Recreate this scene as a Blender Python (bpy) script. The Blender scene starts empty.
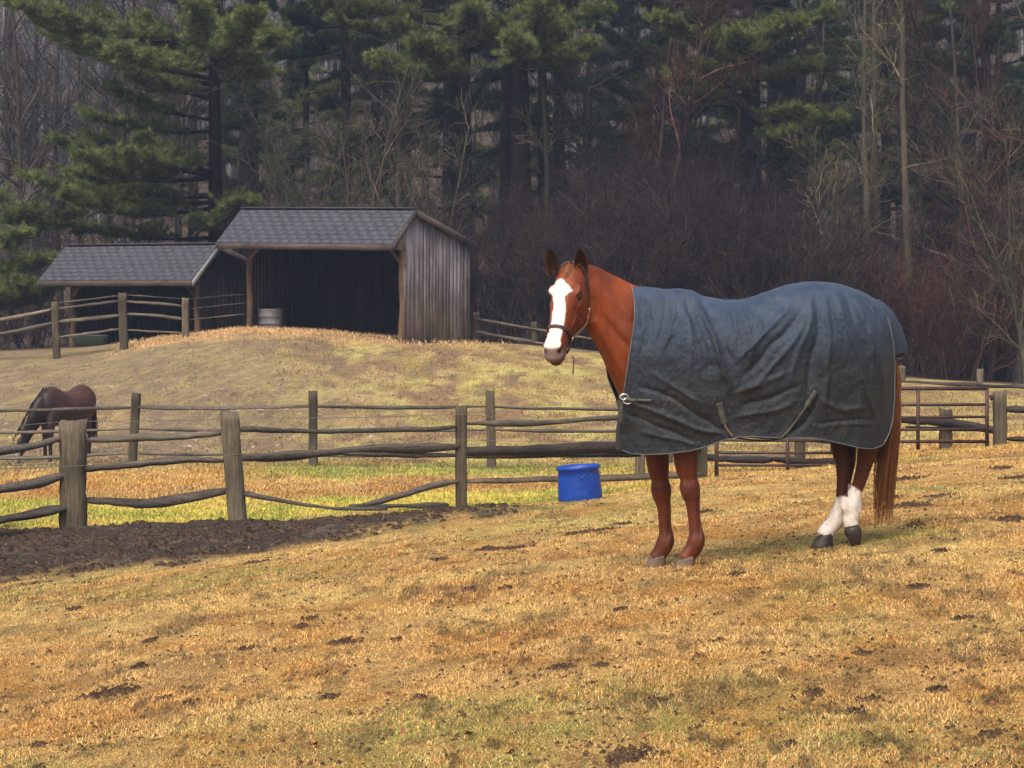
import bpy, math, random, os
import numpy as np
from mathutils import noise as mnoise, Vector
C = bpy.context.scene.collection
R = math.radians
F = 2500.0; HY = 297.0; EYE = 1.6          # focal length in pixels, eye-level row, eye height

def W(px, py, D):                           # point seen at (px,py), D metres ahead of the camera
    return np.array([(px-512.0)*D/F, D, EYE-(py-HY)*D/F])

def vn(x, y, seed=0):                       # 2D value noise 0..1
    x = np.asarray(x, float); y = np.asarray(y, float)
    xi = np.floor(x).astype(np.int64); yi = np.floor(y).astype(np.int64)
    fx = x-xi; fy = y-yi; fx = fx*fx*(3-2*fx); fy = fy*fy*(3-2*fy)
    def h(a, b):
        n = (a*374761393 + b*668265263 + seed*1442695041) & 0xffffffff
        n = ((n ^ (n >> 13))*1274126177) & 0xffffffff
        return ((n ^ (n >> 16)) & 0xffff)/65535.0
    return (h(xi, yi)*(1-fx)+h(xi+1, yi)*fx)*(1-fy)+(h(xi, yi+1)*(1-fx)+h(xi+1, yi+1)*fx)*fy
def fbm(x, y, seed=0, o=4):
    s = 0; a = .5; t = 0
    for k in range(o):
        s = s+a*vn(x*2**k+k*17.3, y*2**k-k*9.1, seed+k); t += a; a *= .5
    return s/t
def sstep(a, b, x):
    t = np.clip((np.asarray(x, float)-a)/(b-a), 0, 1); return t*t*(3-2*t)

# ---------------------------------------------------------------- objects
def tag(o, label=None, cat=None, group=None, kind=None):
    if label: o['label'] = label
    if cat: o['category'] = cat
    if group: o['group'] = group
    if kind: o['kind'] = kind
    return o
def empty(name, loc, label, cat, group=None, rz=0):
    o = bpy.data.objects.new(name, None); C.objects.link(o)
    o.location = Vector([float(v) for v in loc]); o.rotation_euler = (0, 0, rz); o.empty_display_size = .2
    return tag(o, label, cat, group)
def mesh(name, verts, faces, m=None, parent=None, smooth=False, attrs=None, world=True):
    """faces: list of (n,k) int arrays. verts in world space are made relative to the parent."""
    verts = np.asarray(verts, float)
    me = bpy.data.meshes.new(name)
    if isinstance(faces, np.ndarray): faces = [faces]
    faces = [np.asarray(f, np.int64) for f in faces if len(f)]
    me.vertices.add(len(verts)); 
    if parent is not None and world: verts = verts-np.array(parent_loc(parent))
    me.vertices.foreach_set('co', verts.astype(np.float32).ravel())
    nl = sum(f.size for f in faces); nf = sum(len(f) for f in faces)
    me.loops.add(nl); me.polygons.add(nf)
    me.loops.foreach_set('vertex_index', np.concatenate([f.ravel() for f in faces]).astype(np.int32))
    tot = np.concatenate([np.full(len(f), f.shape[1]) for f in faces])
    st = np.concatenate([[0], np.cumsum(tot)[:-1]])
    me.polygons.foreach_set('loop_start', st.astype(np.int32))
    me.polygons.foreach_set('loop_total', tot.astype(np.int32))
    if smooth: me.polygons.foreach_set('use_smooth', np.ones(nf, bool))
    me.update(); me.validate()
    if attrs:
        for k, v in attrs.items():
            v = np.asarray(v, np.float32)
            if v.ndim == 1:
                a = me.attributes.new(k, 'FLOAT', 'POINT'); a.data.foreach_set('value', v)
            else:
                if v.shape[1] == 3: v = np.hstack([v, np.ones((len(v), 1), np.float32)])
                a = me.attributes.new(k, 'FLOAT_COLOR', 'POINT'); a.data.foreach_set('color', v.ravel())
    o = bpy.data.objects.new(name, me); C.objects.link(o)
    if m: me.materials.append(m)
    if parent is not None: o.parent = parent
    return o
def parent_loc(p):
    l = np.array(p.location[:], float)
    while p.parent is not None:
        p = p.parent; l = l+np.array(p.location[:])
    return l
def copy_tree(o, parent=None):
    c = o.copy(); C.objects.link(c); c.parent = parent
    for ch in list(o.children): copy_tree(ch, c)
    return c

class MB:                                   # collects pieces that make ONE mesh
    def __init__(s): s.v = []; s.q = []; s.t = []; s.n = 0; s.c = []
    def add(s, v, quads=None, tris=None, col=None):
        v = np.asarray(v, float); s.v.append(v)
        if quads is not None and len(quads): s.q.append(np.asarray(quads)+s.n)
        if tris is not None and len(tris): s.t.append(np.asarray(tris)+s.n)
        s.c.append(np.full(len(v), np.random.rand() if col is None else 0.0) if np.ndim(col) == 0 and (col is None) else np.broadcast_to(np.asarray(col, float), (len(v),)).copy())
        s.n += len(v); return s
    def box(s, x0, x1, y0, y1, z0, z1, col=None, fr=None):
        v = np.array([[x, y, z] for z in (z0, z1) for y in (y0, y1) for x in (x0, x1)], float)
        if fr is not None: v = fr(v)
        return s.add(v, [[0, 2, 3, 1], [4, 5, 7, 6], [0, 1, 5, 4], [2, 6, 7, 3], [0, 4, 6, 2], [1, 3, 7, 5]], col=col)
    def tube(s, P, rad, sides=8, caps=True, flat=1.0, ref=(0, 0, 1), col=None, jit=0, phase=0):
        v, q, t = tube1(P, rad, sides, caps, flat, ref, jit, phase)
        return s.add(v, q, t, col=col)
    def build(s, name, m, parent=None, smooth=False, world=True):
        if not s.v: return None
        f = []
        if s.q: f.append(np.vstack(s.q))
        if s.t: f.append(np.vstack(s.t))
        return mesh(name, np.vstack(s.v), f, m, parent, smooth, {'rnd': np.concatenate(s.c)}, world)

def tube1(P, rad, sides=8, caps=True, flat=1.0, ref=(0, 0, 1), jit=0, phase=0):
    P = np.asarray(P, float); n = len(P); rad = np.broadcast_to(np.asarray(rad, float), (n,))
    flat = np.broadcast_to(np.asarray(flat, float), (n,))
    T = np.gradient(P, axis=0); T /= np.linalg.norm(T, axis=1)[:, None]+1e-12
    ref = np.asarray(ref, float)
    A = np.cross(T, ref); A /= np.linalg.norm(A, axis=1)[:, None]+1e-9
    B = np.cross(A, T)
    th = np.arange(sides)/sides*2*math.pi+phase
    r = rad[:, None]*(1+jit*(np.random.rand(n, sides)-.5)*2)
    v = P[:, None]+A[:, None]*(np.cos(th)*r)[..., None]+B[:, None]*(np.sin(th)*r*flat[:, None])[..., None]
    v = v.reshape(-1, 3)
    i = np.arange(n-1)[:, None]*sides; j = np.arange(sides); k = (j+1) % sides
    q = np.stack([i+j, i+k, i+sides+k, i+sides+j], -1).reshape(-1, 4)
    t = np.zeros((0, 3), int)
    if caps:
        v = np.vstack([v, P[0], P[-1]]); c0 = n*sides
        t = np.vstack([np.stack([np.full(sides, c0), k, j], 1), np.stack([np.full(sides, c0+1), (n-1)*sides+j, (n-1)*sides+k], 1)])
    return v, q, t
def tubes(P, Rr, sides=3):                  # many open tubes at once: P (M,n,3), Rr (M,n)
    M, n, _ = P.shape
    T = np.gradient(P, axis=1); T /= np.linalg.norm(T, axis=2)[..., None]+1e-12
    ref = np.where(np.abs(T[:, :1, 2:3]) > .8, np.array([1., 0, 0]), np.array([0, 0, 1.]))
    A = np.cross(T, ref); A /= np.linalg.norm(A, axis=2)[..., None]+1e-9
    B = np.cross(A, T)
    th = np.arange(sides)/sides*2*math.pi
    v = P[:, :, None]+(A[:, :, None]*np.cos(th)[:, None]+B[:, :, None]*np.sin(th)[:, None])*Rr[:, :, None, None]
    base = (np.arange(M)*n*sides)[:, None, None]; i = np.arange(n-1)[None, :, None]*sides
    j = np.arange(sides)[None, None]; k = (j+1) % sides
    q = np.stack([base+i+j, base+i+k, base+i+sides+k, base+i+sides+j], -1).reshape(-1, 4)
    return v.reshape(-1, 3), q
def catmull(P, m):
    P = np.asarray(P, float)
    n = len(P); Q = np.vstack([2*P[0]-P[1], P, 2*P[-1]-P[-2]])
    t = np.linspace(0, n-1, m); i = np.minimum(t.astype(int), n-2); f = (t-i)[:, None]
    a, b, c, d = Q[i], Q[i+1], Q[i+2], Q[i+3]
    return .5*((2*b)+(c-a)*f+(2*a-5*b+4*c-d)*f**2+(3*b-a-3*c+d)*f**3)

# ---------------------------------------------------------------- materials
def mat(name, rough=.8, spec=.3):
    m = bpy.data.materials.new(name); m.use_nodes = True
    nt = m.node_tree; b = nt.nodes['Principled BSDF']
    b.inputs['Roughness'].default_value = rough; b.inputs['Specular IOR Level'].default_value = spec
    return m, nt, b
def nd(nt, t, **k):
    n = nt.nodes.new(t)
    for a, v in k.items():
        if a in n.inputs.keys(): n.inputs[a].default_value = v
        else: setattr(n, a, v)
    return n
def noise_n(nt, scale, detail=4, rough=.6, stretch=None, coord='Object', dist=0):
    tc = nt.nodes.new('ShaderNodeTexCoord'); src = tc.outputs[coord]
    if stretch:
        mp = nt.nodes.new('ShaderNodeMapping'); mp.inputs['Scale'].default_value = stretch
        nt.links.new(src, mp.inputs['Vector']); src = mp.outputs[0]
    n = nt.nodes.new('ShaderNodeTexNoise'); n.inputs['Scale'].default_value = scale
    n.inputs['Detail'].default_value = detail; n.inputs['Roughness'].default_value = rough
    n.inputs['Distortion'].default_value = dist
    nt.links.new(src, n.inputs['Vector']); return n.outputs['Fac']
def ramp(nt, src, stops):
    r = nt.nodes.new('ShaderNodeValToRGB'); e = r.color_ramp.elements
    while len(e) < len(stops): e.new(.5)
    for k, (p, c) in enumerate(stops):
        e[k].position = p; e[k].color = (*(c if hasattr(c, '__len__') else (c, c, c)), 1)
    nt.links.new(src, r.inputs[0]); return r.outputs[0]
def mix(nt, a, b, fac, mode='MIX'):
    x = nt.nodes.new('ShaderNodeMix'); x.data_type = 'RGBA'; x.blend_type = mode
    for s, v in ((6, a), (7, b)):
        if hasattr(v, 'links'): nt.links.new(v, x.inputs[s])
        else: x.inputs[s].default_value = (*v, 1)
    if hasattr(fac, 'links'): nt.links.new(fac, x.inputs[0])
    else: x.inputs[0].default_value = fac
    return x.outputs[2]
def attr(nt, name, out='Fac'):
    a = nt.nodes.new('ShaderNodeAttribute'); a.attribute_name = name; return a.outputs[out]
def bump(nt, b, src, strength=.5, dist=.01):
    n = nt.nodes.new('ShaderNodeBump'); n.inputs['Strength'].default_value = strength; n.inputs['Distance'].default_value = dist
    nt.links.new(src, n.inputs['Height']); nt.links.new(n.outputs[0], b.inputs['Normal'])
def obj_rnd(nt):
    return nt.nodes.new('ShaderNodeObjectInfo').outputs['Random']
def setc(nt, b, src): nt.links.new(src, b.inputs['Base Color'])

def wood_mat(name, dark, light, stretch, moss=0.0, rough=.85, spec=.25):
    m, nt, b = mat(name, rough, spec)
    g = ramp(nt, noise_n(nt, 3, 6, .7, stretch, dist=.4), [(.3, dark), (.7, light)])
    big = ramp(nt, noise_n(nt, 1.3, 3), [(.35, .55), (.7, 1.15)])
    c = mix(nt, g, big, 1.0, 'MULTIPLY')
    rr = ramp(nt, attr(nt, 'rnd'), [(0, (.62, .6, .6)), (.5, (.95, .9, .86)), (1, (1.25, 1.22, 1.2))])
    c = mix(nt, c, rr, 1.0, 'MULTIPLY')
    if moss:
        mm = ramp(nt, noise_n(nt, 2.2, 5, .7), [(.56, 0), (.68, moss)])
        c = mix(nt, c, (.10, .12, .05), mm)
    setc(nt, b, c); bump(nt, b, noise_n(nt, 4, 6, .75, stretch), .7, .012)
    return m
def plain(name, col, rough=.6, spec=.4, metal=0, var=.25, scale=8):
    m, nt, b = mat(name, rough, spec); b.inputs['Metallic'].default_value = metal
    n = ramp(nt, noise_n(nt, scale, 5), [(.3, 1-var), (.7, 1+var)])
    setc(nt, b, mix(nt, n, col, 1.0, 'MULTIPLY')); return m
# ================================================================ the lie of the land
ROWS = [  # depth, height of the ground as image rows at px 0,256,512,768,1024
 (22,  569, 538, 509, 484, 461), (25,  555, 531, 507, 475.5, 454), (28, 541, 528, 508, 474, 449),
 (31,  527, 524, 510, 476, 447), (34,  510, 508, 499, 479, 448), (37, 497, 495, 489, 475, 444),
 (40,  484, 480, 478, 468, 438), (43,  473, 467, 467, 459, 432), (46, 463, 453, 451, 449, 425),
 (50,  446, 427, 427, 434, 416), (56,  408, 377, 388, 408, 401), (60, 380, 344, 361, 390, 393),
 (62.5, 368, 331, 349, 380, 389), (65, 357, 330.5, 345, 373, 386), (69, 351, 334, 344, 368, 384), (75, 349, 338, 342, 362, 380),
 (85,  341, 333, 334, 350, 366), (100, 322, 312, 308, 322, 338), (120, 280, 268, 262, 272, 285),
 (150, 190, 180, 170, 175, 190), (200, 60, 40, 30, 40, 60), (300, -110, -120, -130, -120, -110), (420, -150, -160, -160, -160, -150)]
RY = np.array([r[0] for r in ROWS], float)
RPX = np.array([0, 256, 512, 768, 1024.])
RZ = np.array([[EYE-(v-HY)*r[0]/F for v in r[1:]] for r in ROWS])
FRONT = 0.11
def zfront(x, y):
    g = -0.020*np.maximum(y-15.5, 0)-.0016*np.maximum(y-15.5, 0)**2
    return FRONT*(np.clip(x, -14, 14)-.94)*1.0+g
def zbase(x, y):
    x = np.asarray(x, float); y = np.asarray(y, float)
    yy = np.maximum(y, 22.0)
    px = 512+F*x/np.maximum(yy, 1)
    u = np.clip((px-RPX[0])/256.0, -.6, 4.6)
    iu = np.clip(np.floor(u).astype(int), 0, 3); fu = u-iu
    fs = np.where((fu > 0) & (fu < 1), fu*fu*(3-2*fu)*.5+fu*.5, fu)
    k = np.clip(np.searchsorted(RY, yy, side='right')-1, 0, len(RY)-2)
    t = np.clip((yy-RY[k])/(RY[k+1]-RY[k]), 0, 1)
    def row(kk):
        kk = np.clip(kk, 0, len(RY)-1)
        return RZ[kk, iu]*(1-fs)+RZ[kk, iu+1]*fs
    p0, p1, p2, p3 = row(k-1), row(k), row(k+1), row(k+2)
    h = RY[k+1]-RY[k]
    hm = RY[k]-RY[np.maximum(k-1, 0)]; hp = RY[np.minimum(k+2, len(RY)-1)]-RY[k+1]
    m1 = np.where(hm > 0, ((p1-p0)/np.where(hm > 0, hm, 1)+(p2-p1)/h)/2, (p2-p1)/h)
    m2 = np.where(hp > 0, ((p3-p2)/np.where(hp > 0, hp, 1)+(p2-p1)/h)/2, (p2-p1)/h)
    z = (2*t**3-3*t**2+1)*p1+(t**3-2*t**2+t)*h*m1+(-2*t**3+3*t**2)*p2+(t**3-t**2)*h*m2
    w = sstep(17, 22, y)
    return zfront(x, y)*(1-w)+z*w
PL = np.array([[-250, 618], [0, 586], [200, 561], [330, 541], [450, 521], [560, 508], [620, 500]])   # near edge of the mud
def design(x, y):
    y = np.maximum(np.asarray(y, float), .5)
    return 512+F*np.asarray(x, float)/y, HY+(EYE-zbase(x, y))*F/y
def masks(x, y):
    px, py = design(x, y)
    wob = (fbm(x*1.1, y*.8, 5)-.5)+.45*(fbm(x*5, y*3, 6)-.5)
    edge = np.interp(px, PL[:, 0], PL[:, 1])
    mud = sstep(6, -8, py-edge+wob*30)*sstep(16.5, 17.5, y)*sstep(31.6, 29.6, y+wob*2.2)*sstep(570, 430, px+wob*90)
    # trampled gateway mud by the metal gate, far right
    mud = np.maximum(mud, .8*sstep(33.4, 34.3, y+wob*1.5)*sstep(37, 36, y)*sstep(690, 780, px))
    dx = px+wob*60
    hay = sstep(60.7, 61.8, y+wob*2.4)*sstep(66.5, 64.5, y)*sstep(95, 160, dx)*(sstep(560, 380, dx)*.5+.5*sstep(420, 330, dx))*(.25+.75*sstep(.38, .56, fbm(x*.9, y*1.1, 14)))
    litter = sstep(66.5, 69.5, y+wob*3)
    track = sstep(35.2, 36.6, y+wob*2)*sstep(39.8, 38.6, y+wob*2)
    green = sstep(39.5, 40.6, y+wob*2)*sstep(44.5, 42.5, y+wob*2)*sstep(200, 300, dx)*sstep(760, 600, dx)
    field = sstep(29.5, 31, y)*sstep(37.2, 35.6, y+wob*2)
    trod = sstep(43, 48, y)*sstep(520, 180, dx+(y-50)*6)*sstep(.32, .58, fbm(x*.5, y*.35, 9)+.18)
    return dict(mud=mud, hay=hay, litter=litter, track=track, green=green, field=field, trod=trod)
def zg(x, y):
    x = np.asarray(x, float); y = np.asarray(y, float)
    z = zbase(x, y)
    z = z+.035*(fbm(x*.9, y*.9, 21, 3)-.5)+.014*(fbm(x*4, y*4, 22, 2)-.5)
    m = masks(x, y)
    z = z+m['mud']*(.10*(fbm(x*2.6, y*2.6, 31, 3)-.45)+.05*(vn(x*11, y*11, 32)-.5))
    # a lip of kicked-up soil along the fence line
    z = z+.10*np.exp(-((y-29.0)/.5)**2)*sstep(500, 300, 512+F*x/np.maximum(y, 1))*fbm(x*2, y*2, 33)
    z = z+sstep(44, 47, y)*sstep(68, 60, y)*.16*(fbm(x*.8, y*.8, 41, 3)-.5)
    z = z+sstep(78, 100, y)*1.5*(fbm(x*.06, y*.06, 55, 3)-.5)
    return z
def mixc(c, d, w): return c*(1-w[..., None])+np.asarray(d)*w[..., None]
def gcol(x, y):
    m = masks(x, y); x = np.asarray(x, float); y = np.asarray(y, float)
    n1 = fbm(x*.55, y*.4, 61); n2 = fbm(x*1.9, y*1.3, 62); n3 = fbm(x*5, y*3.4, 63)
    c = np.zeros(np.broadcast(x, y).shape+(3,))+np.array([.49, .305, .105])
    c = mixc(c, [.42, .22, .055], sstep(.46, .62, fbm(x*3.1, y*1.9, 60)))                       # rusty thatch
    c = mixc(c, [.27, .26, .06], .8*sstep(.50, .68, n1)*sstep(.4, .6, n3))     # green showing through
    c = mixc(c, [.58, .43, .15], .6*sstep(.52, .7, fbm(x*.8+9, y*.9, 64)))
    c = mixc(c, [.22, .135, .055], .6*sstep(.60, .70, fbm(x*2.6, y*1.7, 65)))
    far = sstep(41, 45, y)
    hillc = np.zeros_like(c)+np.array([.31, .235, .085])
    hillc = mixc(hillc, [.44, .38, .13], sstep(.44, .60, fbm(x*.8, y*.5, 67)))
    hillc = mixc(hillc, [.25, .165, .085], sstep(.47, .58, fbm(x*1.3, y*.7, 66)))
    hillc = mixc(hillc, [.44, .33, .14], .8*sstep(.52, .64, n2)); hillc = mixc(hillc, [.17, .115, .08], .6*sstep(.58, .68, fbm(x*3, y*1.6, 68)))
    c = mixc(c, hillc, far)
    fc = np.zeros_like(c)+np.array([.50, .42, .08]); fc = mixc(fc, [.34, .33, .06], sstep(.42, .6, fbm(x*1.2, y*.7, 69))); fc = mixc(fc, [.50, .33, .12], .7*sstep(.5, .66, n2))
    c = mixc(c, fc, m['field'])
    c = mixc(c, [.36, .205, .075], m['track']*.45)
    c = mixc(c, [.22, .30, .05], m['green']*.5)
    tc = np.zeros_like(c)+np.array([.195, .145, .095]); tc = mixc(tc, [.29, .23, .105], sstep(.5, .7, n3))
    c = mixc(c, tc, m['trod']*.85)
    c = mixc(c, [.50, .32, .15], m['hay'])
    c = mixc(c, [.085, .058, .04], m['litter'])
    mc = np.zeros_like(c)+np.array([.052, .038, .030]); mc = mixc(mc, [.125, .095, .072], sstep(.52, .72, fbm(x*7, y*3, 58)))
    c = mixc(c, mc, m['mud'])
    return c
def axis(parts):
    out = []
    for a, b, s in parts: out.append(np.arange(a, b-1e-6, s))
    return np.concatenate(out+[[parts[-1][1]]])
GRID = {}
def zmesh(x, y):                            # height of the ground mesh itself
    xs, ys, Z = GRID['xs'], GRID['ys'], GRID['Z']
    i = np.clip(np.searchsorted(xs, x)-1, 0, len(xs)-2); j = np.clip(np.searchsorted(ys, y)-1, 0, len(ys)-2)
    a = (x-xs[i])/(xs[i+1]-xs[i]); b = (y-ys[j])/(ys[j+1]-ys[j])
    return (Z[j, i]*(1-a)+Z[j, i+1]*a)*(1-b)+(Z[j+1, i]*(1-a)+Z[j+1, i+1]*a)*b
def glook(A, x, y):
    xs, ys = GRID['xs'], GRID['ys']
    i = np.clip(np.searchsorted(xs, x)-1, 0, len(xs)-2); j = np.clip(np.searchsorted(ys, y)-1, 0, len(ys)-2)
    a = (x-xs[i])/(xs[i+1]-xs[i]); b = (y-ys[j])/(ys[j+1]-ys[j])
    if A.ndim == 3: a = a[:, None]; b = b[:, None]
    return (A[j, i]*(1-a)+A[j, i+1]*a)*(1-b)+(A[j+1, i]*(1-a)+A[j+1, i+1]*a)*b
def mlook(k, x, y): return glook(GRID['M'][k], x, y)
def clook(x, y): return glook(GRID['C'], x, y)
def build_ground():
    xs = axis([(-900, -200, 100), (-200, -60, 14), (-60, -20, 2), (-20, -9, .5), (-9, 9, .1), (9, 20, .5), (20, 60, 2), (60, 200, 14), (200, 900, 100)])
    ys = axis([(-60, -6, 9), (-6, 6, .6), (6, 17, .14), (17, 31, .1), (31, 45, .2), (45, 70, .3), (70, 100, 1.2), (100, 420, 8), (420, 1600, 120)])
    X, Y = np.meshgrid(xs, ys); Z = zg(X, Y); GRID.update(xs=xs, ys=ys, Z=Z)
    nx, ny = len(xs), len(ys)
    GRID['C'] = gcol(X, Y); GRID['M'] = masks(X, Y)
    i = np.arange(ny-1)[:, None]*nx; j = np.arange(nx-1)
    q = np.stack([i+j, i+j+1, i+nx+j+1, i+nx+j], -1).reshape(-1, 4)
    m, nt, b = mat('ground_cover', .9, .15)
    base = attr(nt, 'Col', 'Color')
    fine = ramp(nt, noise_n(nt, 55, 6, .8), [(.34, .25), (.5, .95), (.68, 1.7)])
    mid = ramp(nt, noise_n(nt, 4.5, 5, .7), [(.3, .7), (.7, 1.25)])
    setc(nt, b, mix(nt, mix(nt, base, fine, 1, 'MULTIPLY'), mid, 1, 'MULTIPLY'))
    bump(nt, b, noise_n(nt, 40, 6, .8), .9, .03)
    o = mesh('ground', np.stack([X, Y, Z], -1).reshape(-1, 3), q, m, None, True, {'Col': GRID['C'].reshape(-1, 3)})
    tag(o, 'straw coloured pasture rising to a hill with woodland floor behind', 'ground', kind='structure')

def blades(name, X, Y, h, w, colf, lean, label, jit=.3, fl=.0):
    n = len(X); rs = np.random.RandomState(len(X) % 9973)
    Z = zmesh(X, Y)-.002
    a = rs.rand(n)*2*math.pi; l = lean*(.35+rs.rand(n)); 
    hx, hy = np.cos(a), np.sin(a)
    H = h*(.5+rs.rand(n)); Wd = w*(.6+.8*rs.rand(n))
    f = rs.rand(n)*math.pi; sx, sy = np.cos(f)*Wd/2, np.sin(f)*Wd/2
    top = np.stack([X+hx*H*np.sin(l), Y+hy*H*np.sin(l), Z+H*np.cos(l)+fl], 1)
    midp = np.stack([X+hx*H*.5*np.sin(l*.6), Y+hy*H*.5*np.sin(l*.6), Z+H*.55*np.cos(l*.6)+fl], 1)
    s = np.stack([sx, sy, np.zeros(n)], 1); b0 = np.stack([X, Y, Z+fl], 1)
    V = np.stack([b0-s, b0+s, midp+s*.8, midp-s*.8, top], 1).reshape(-1, 3)
    k = np.arange(n)[:, None]*5
    q = k+np.array([[0, 1, 2, 3]]); t = k+np.array([[3, 2, 4]])
    c = colf(X, Y)*(1-jit+2*jit*rs.rand(n))[:, None]
    m = GRASS
    o = mesh(name, V, [q, t], m, None, False, {'Col': np.repeat(c, 5, 0)})
    tag(o, label, 'grass', kind='stuff'); return o
def build_grass(scale=1.0):
    global GRASS
    m, nt, b = mat('grass_blade', .75, .2); GRASS = m
    setc(nt, b, attr(nt, 'Col', 'Color'))
    b.inputs['Sheen Weight'].default_value = .1
    rs = np.random.RandomState(3)
    # foreground sward: density falls with distance
    N = int(1250000*scale)
    u = rs.rand(N); y0, y1 = 6.8, 29.0
    Y = 1/(1/y0-u*(1/y0-1/y1)); X = (rs.rand(N)*2-1)*(Y*.205+1.3)
    cl = fbm(X*5, Y*4, 71, 3); k = (rs.rand(N) < (.75+.5*sstep(.3, .7, cl))); X, Y = X[k], Y[k]
    k = mlook('mud', X, Y) < .15+rs.rand(len(X))*.9; X, Y = X[k], Y[k]
    def cf(X, Y):
        c = clook(X, Y); n = len(X); r = rs.rand(n); g = fbm(X*.55, Y*.4, 61)
        c = c*1.3
        c = np.where((r < .20)[:, None], np.array([.65, .45, .19]), c)
        c = np.where(((r > .20) & (r < .42))[:, None], np.array([.44, .23, .065]), c)
        c = np.where(((r > .42) & (r < .42+.26*sstep(.40, .62, g)))[:, None], np.array([.25, .29, .07]), c)
        dk = .6*sstep(.60, .72, fbm(X*5.2, Y*1.5, 76))[:, None]; dk = np.maximum(dk, sstep(.60, .70, fbm(X*14, Y*4.2, 78, 3))[:, None]); c = c*(1-.66*dk)*(.62+.75*fbm(X*9, Y*6, 77))[:, None]
        c = np.where((r > .92)[:, None], np.array([.15, .095, .05]), c)
        return c
    Hh = .019*(.6+.8*sstep(.3, .7, fbm(X*3.1, Y*2.3, 72)))
    blades('pasture_grass', X, Y, Hh, .0016+.00014*Y, cf, 1.42, 'short dry straw coloured grass on the near slope')
    # paddock and hill
    N = int(420000*scale)
    u = rs.rand(N); y0, y1 = 29.6, 62.5
    Y = 1/(1/y0-u*(1/y0-1/y1)); X = (rs.rand(N)*2-1)*(Y*.205+2)
    k = rs.rand(N) < (1-.75*mlook('trod', X, Y))*(.3+1.2*sstep(.3, .65, fbm(X*1.6, Y*1.1, 73))); X, Y = X[k], Y[k]
    k = mlook('mud', X, Y) < .4; X, Y = X[k], Y[k]
    blades('paddock_grass', X, Y, .055*(.5+.9*fbm(X*2, Y*1.5, 75))*(1-.2*sstep(40, 50, Y)), .007+.0002*Y, lambda X, Y: clook(X, Y)*1.1, .9, 'yellow green grass of the lower paddock and the hillside')
    # loose hay on the crest
    N = int(34000*scale)
    Y = 59.8+rs.rand(N)*6.5; X = -13+rs.rand(N)*15
    k = mlook('hay', X, Y) > rs.rand(N)*.9+.05; X, Y = X[k], Y[k]
    blades('loose_hay', X, Y, .11, .014, lambda X, Y: np.zeros((len(X), 3))+np.array([.60, .40, .20]), 1.4, 'orange straw strewn along the crest before the shelters', fl=.03)['category'] = 'straw'
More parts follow.
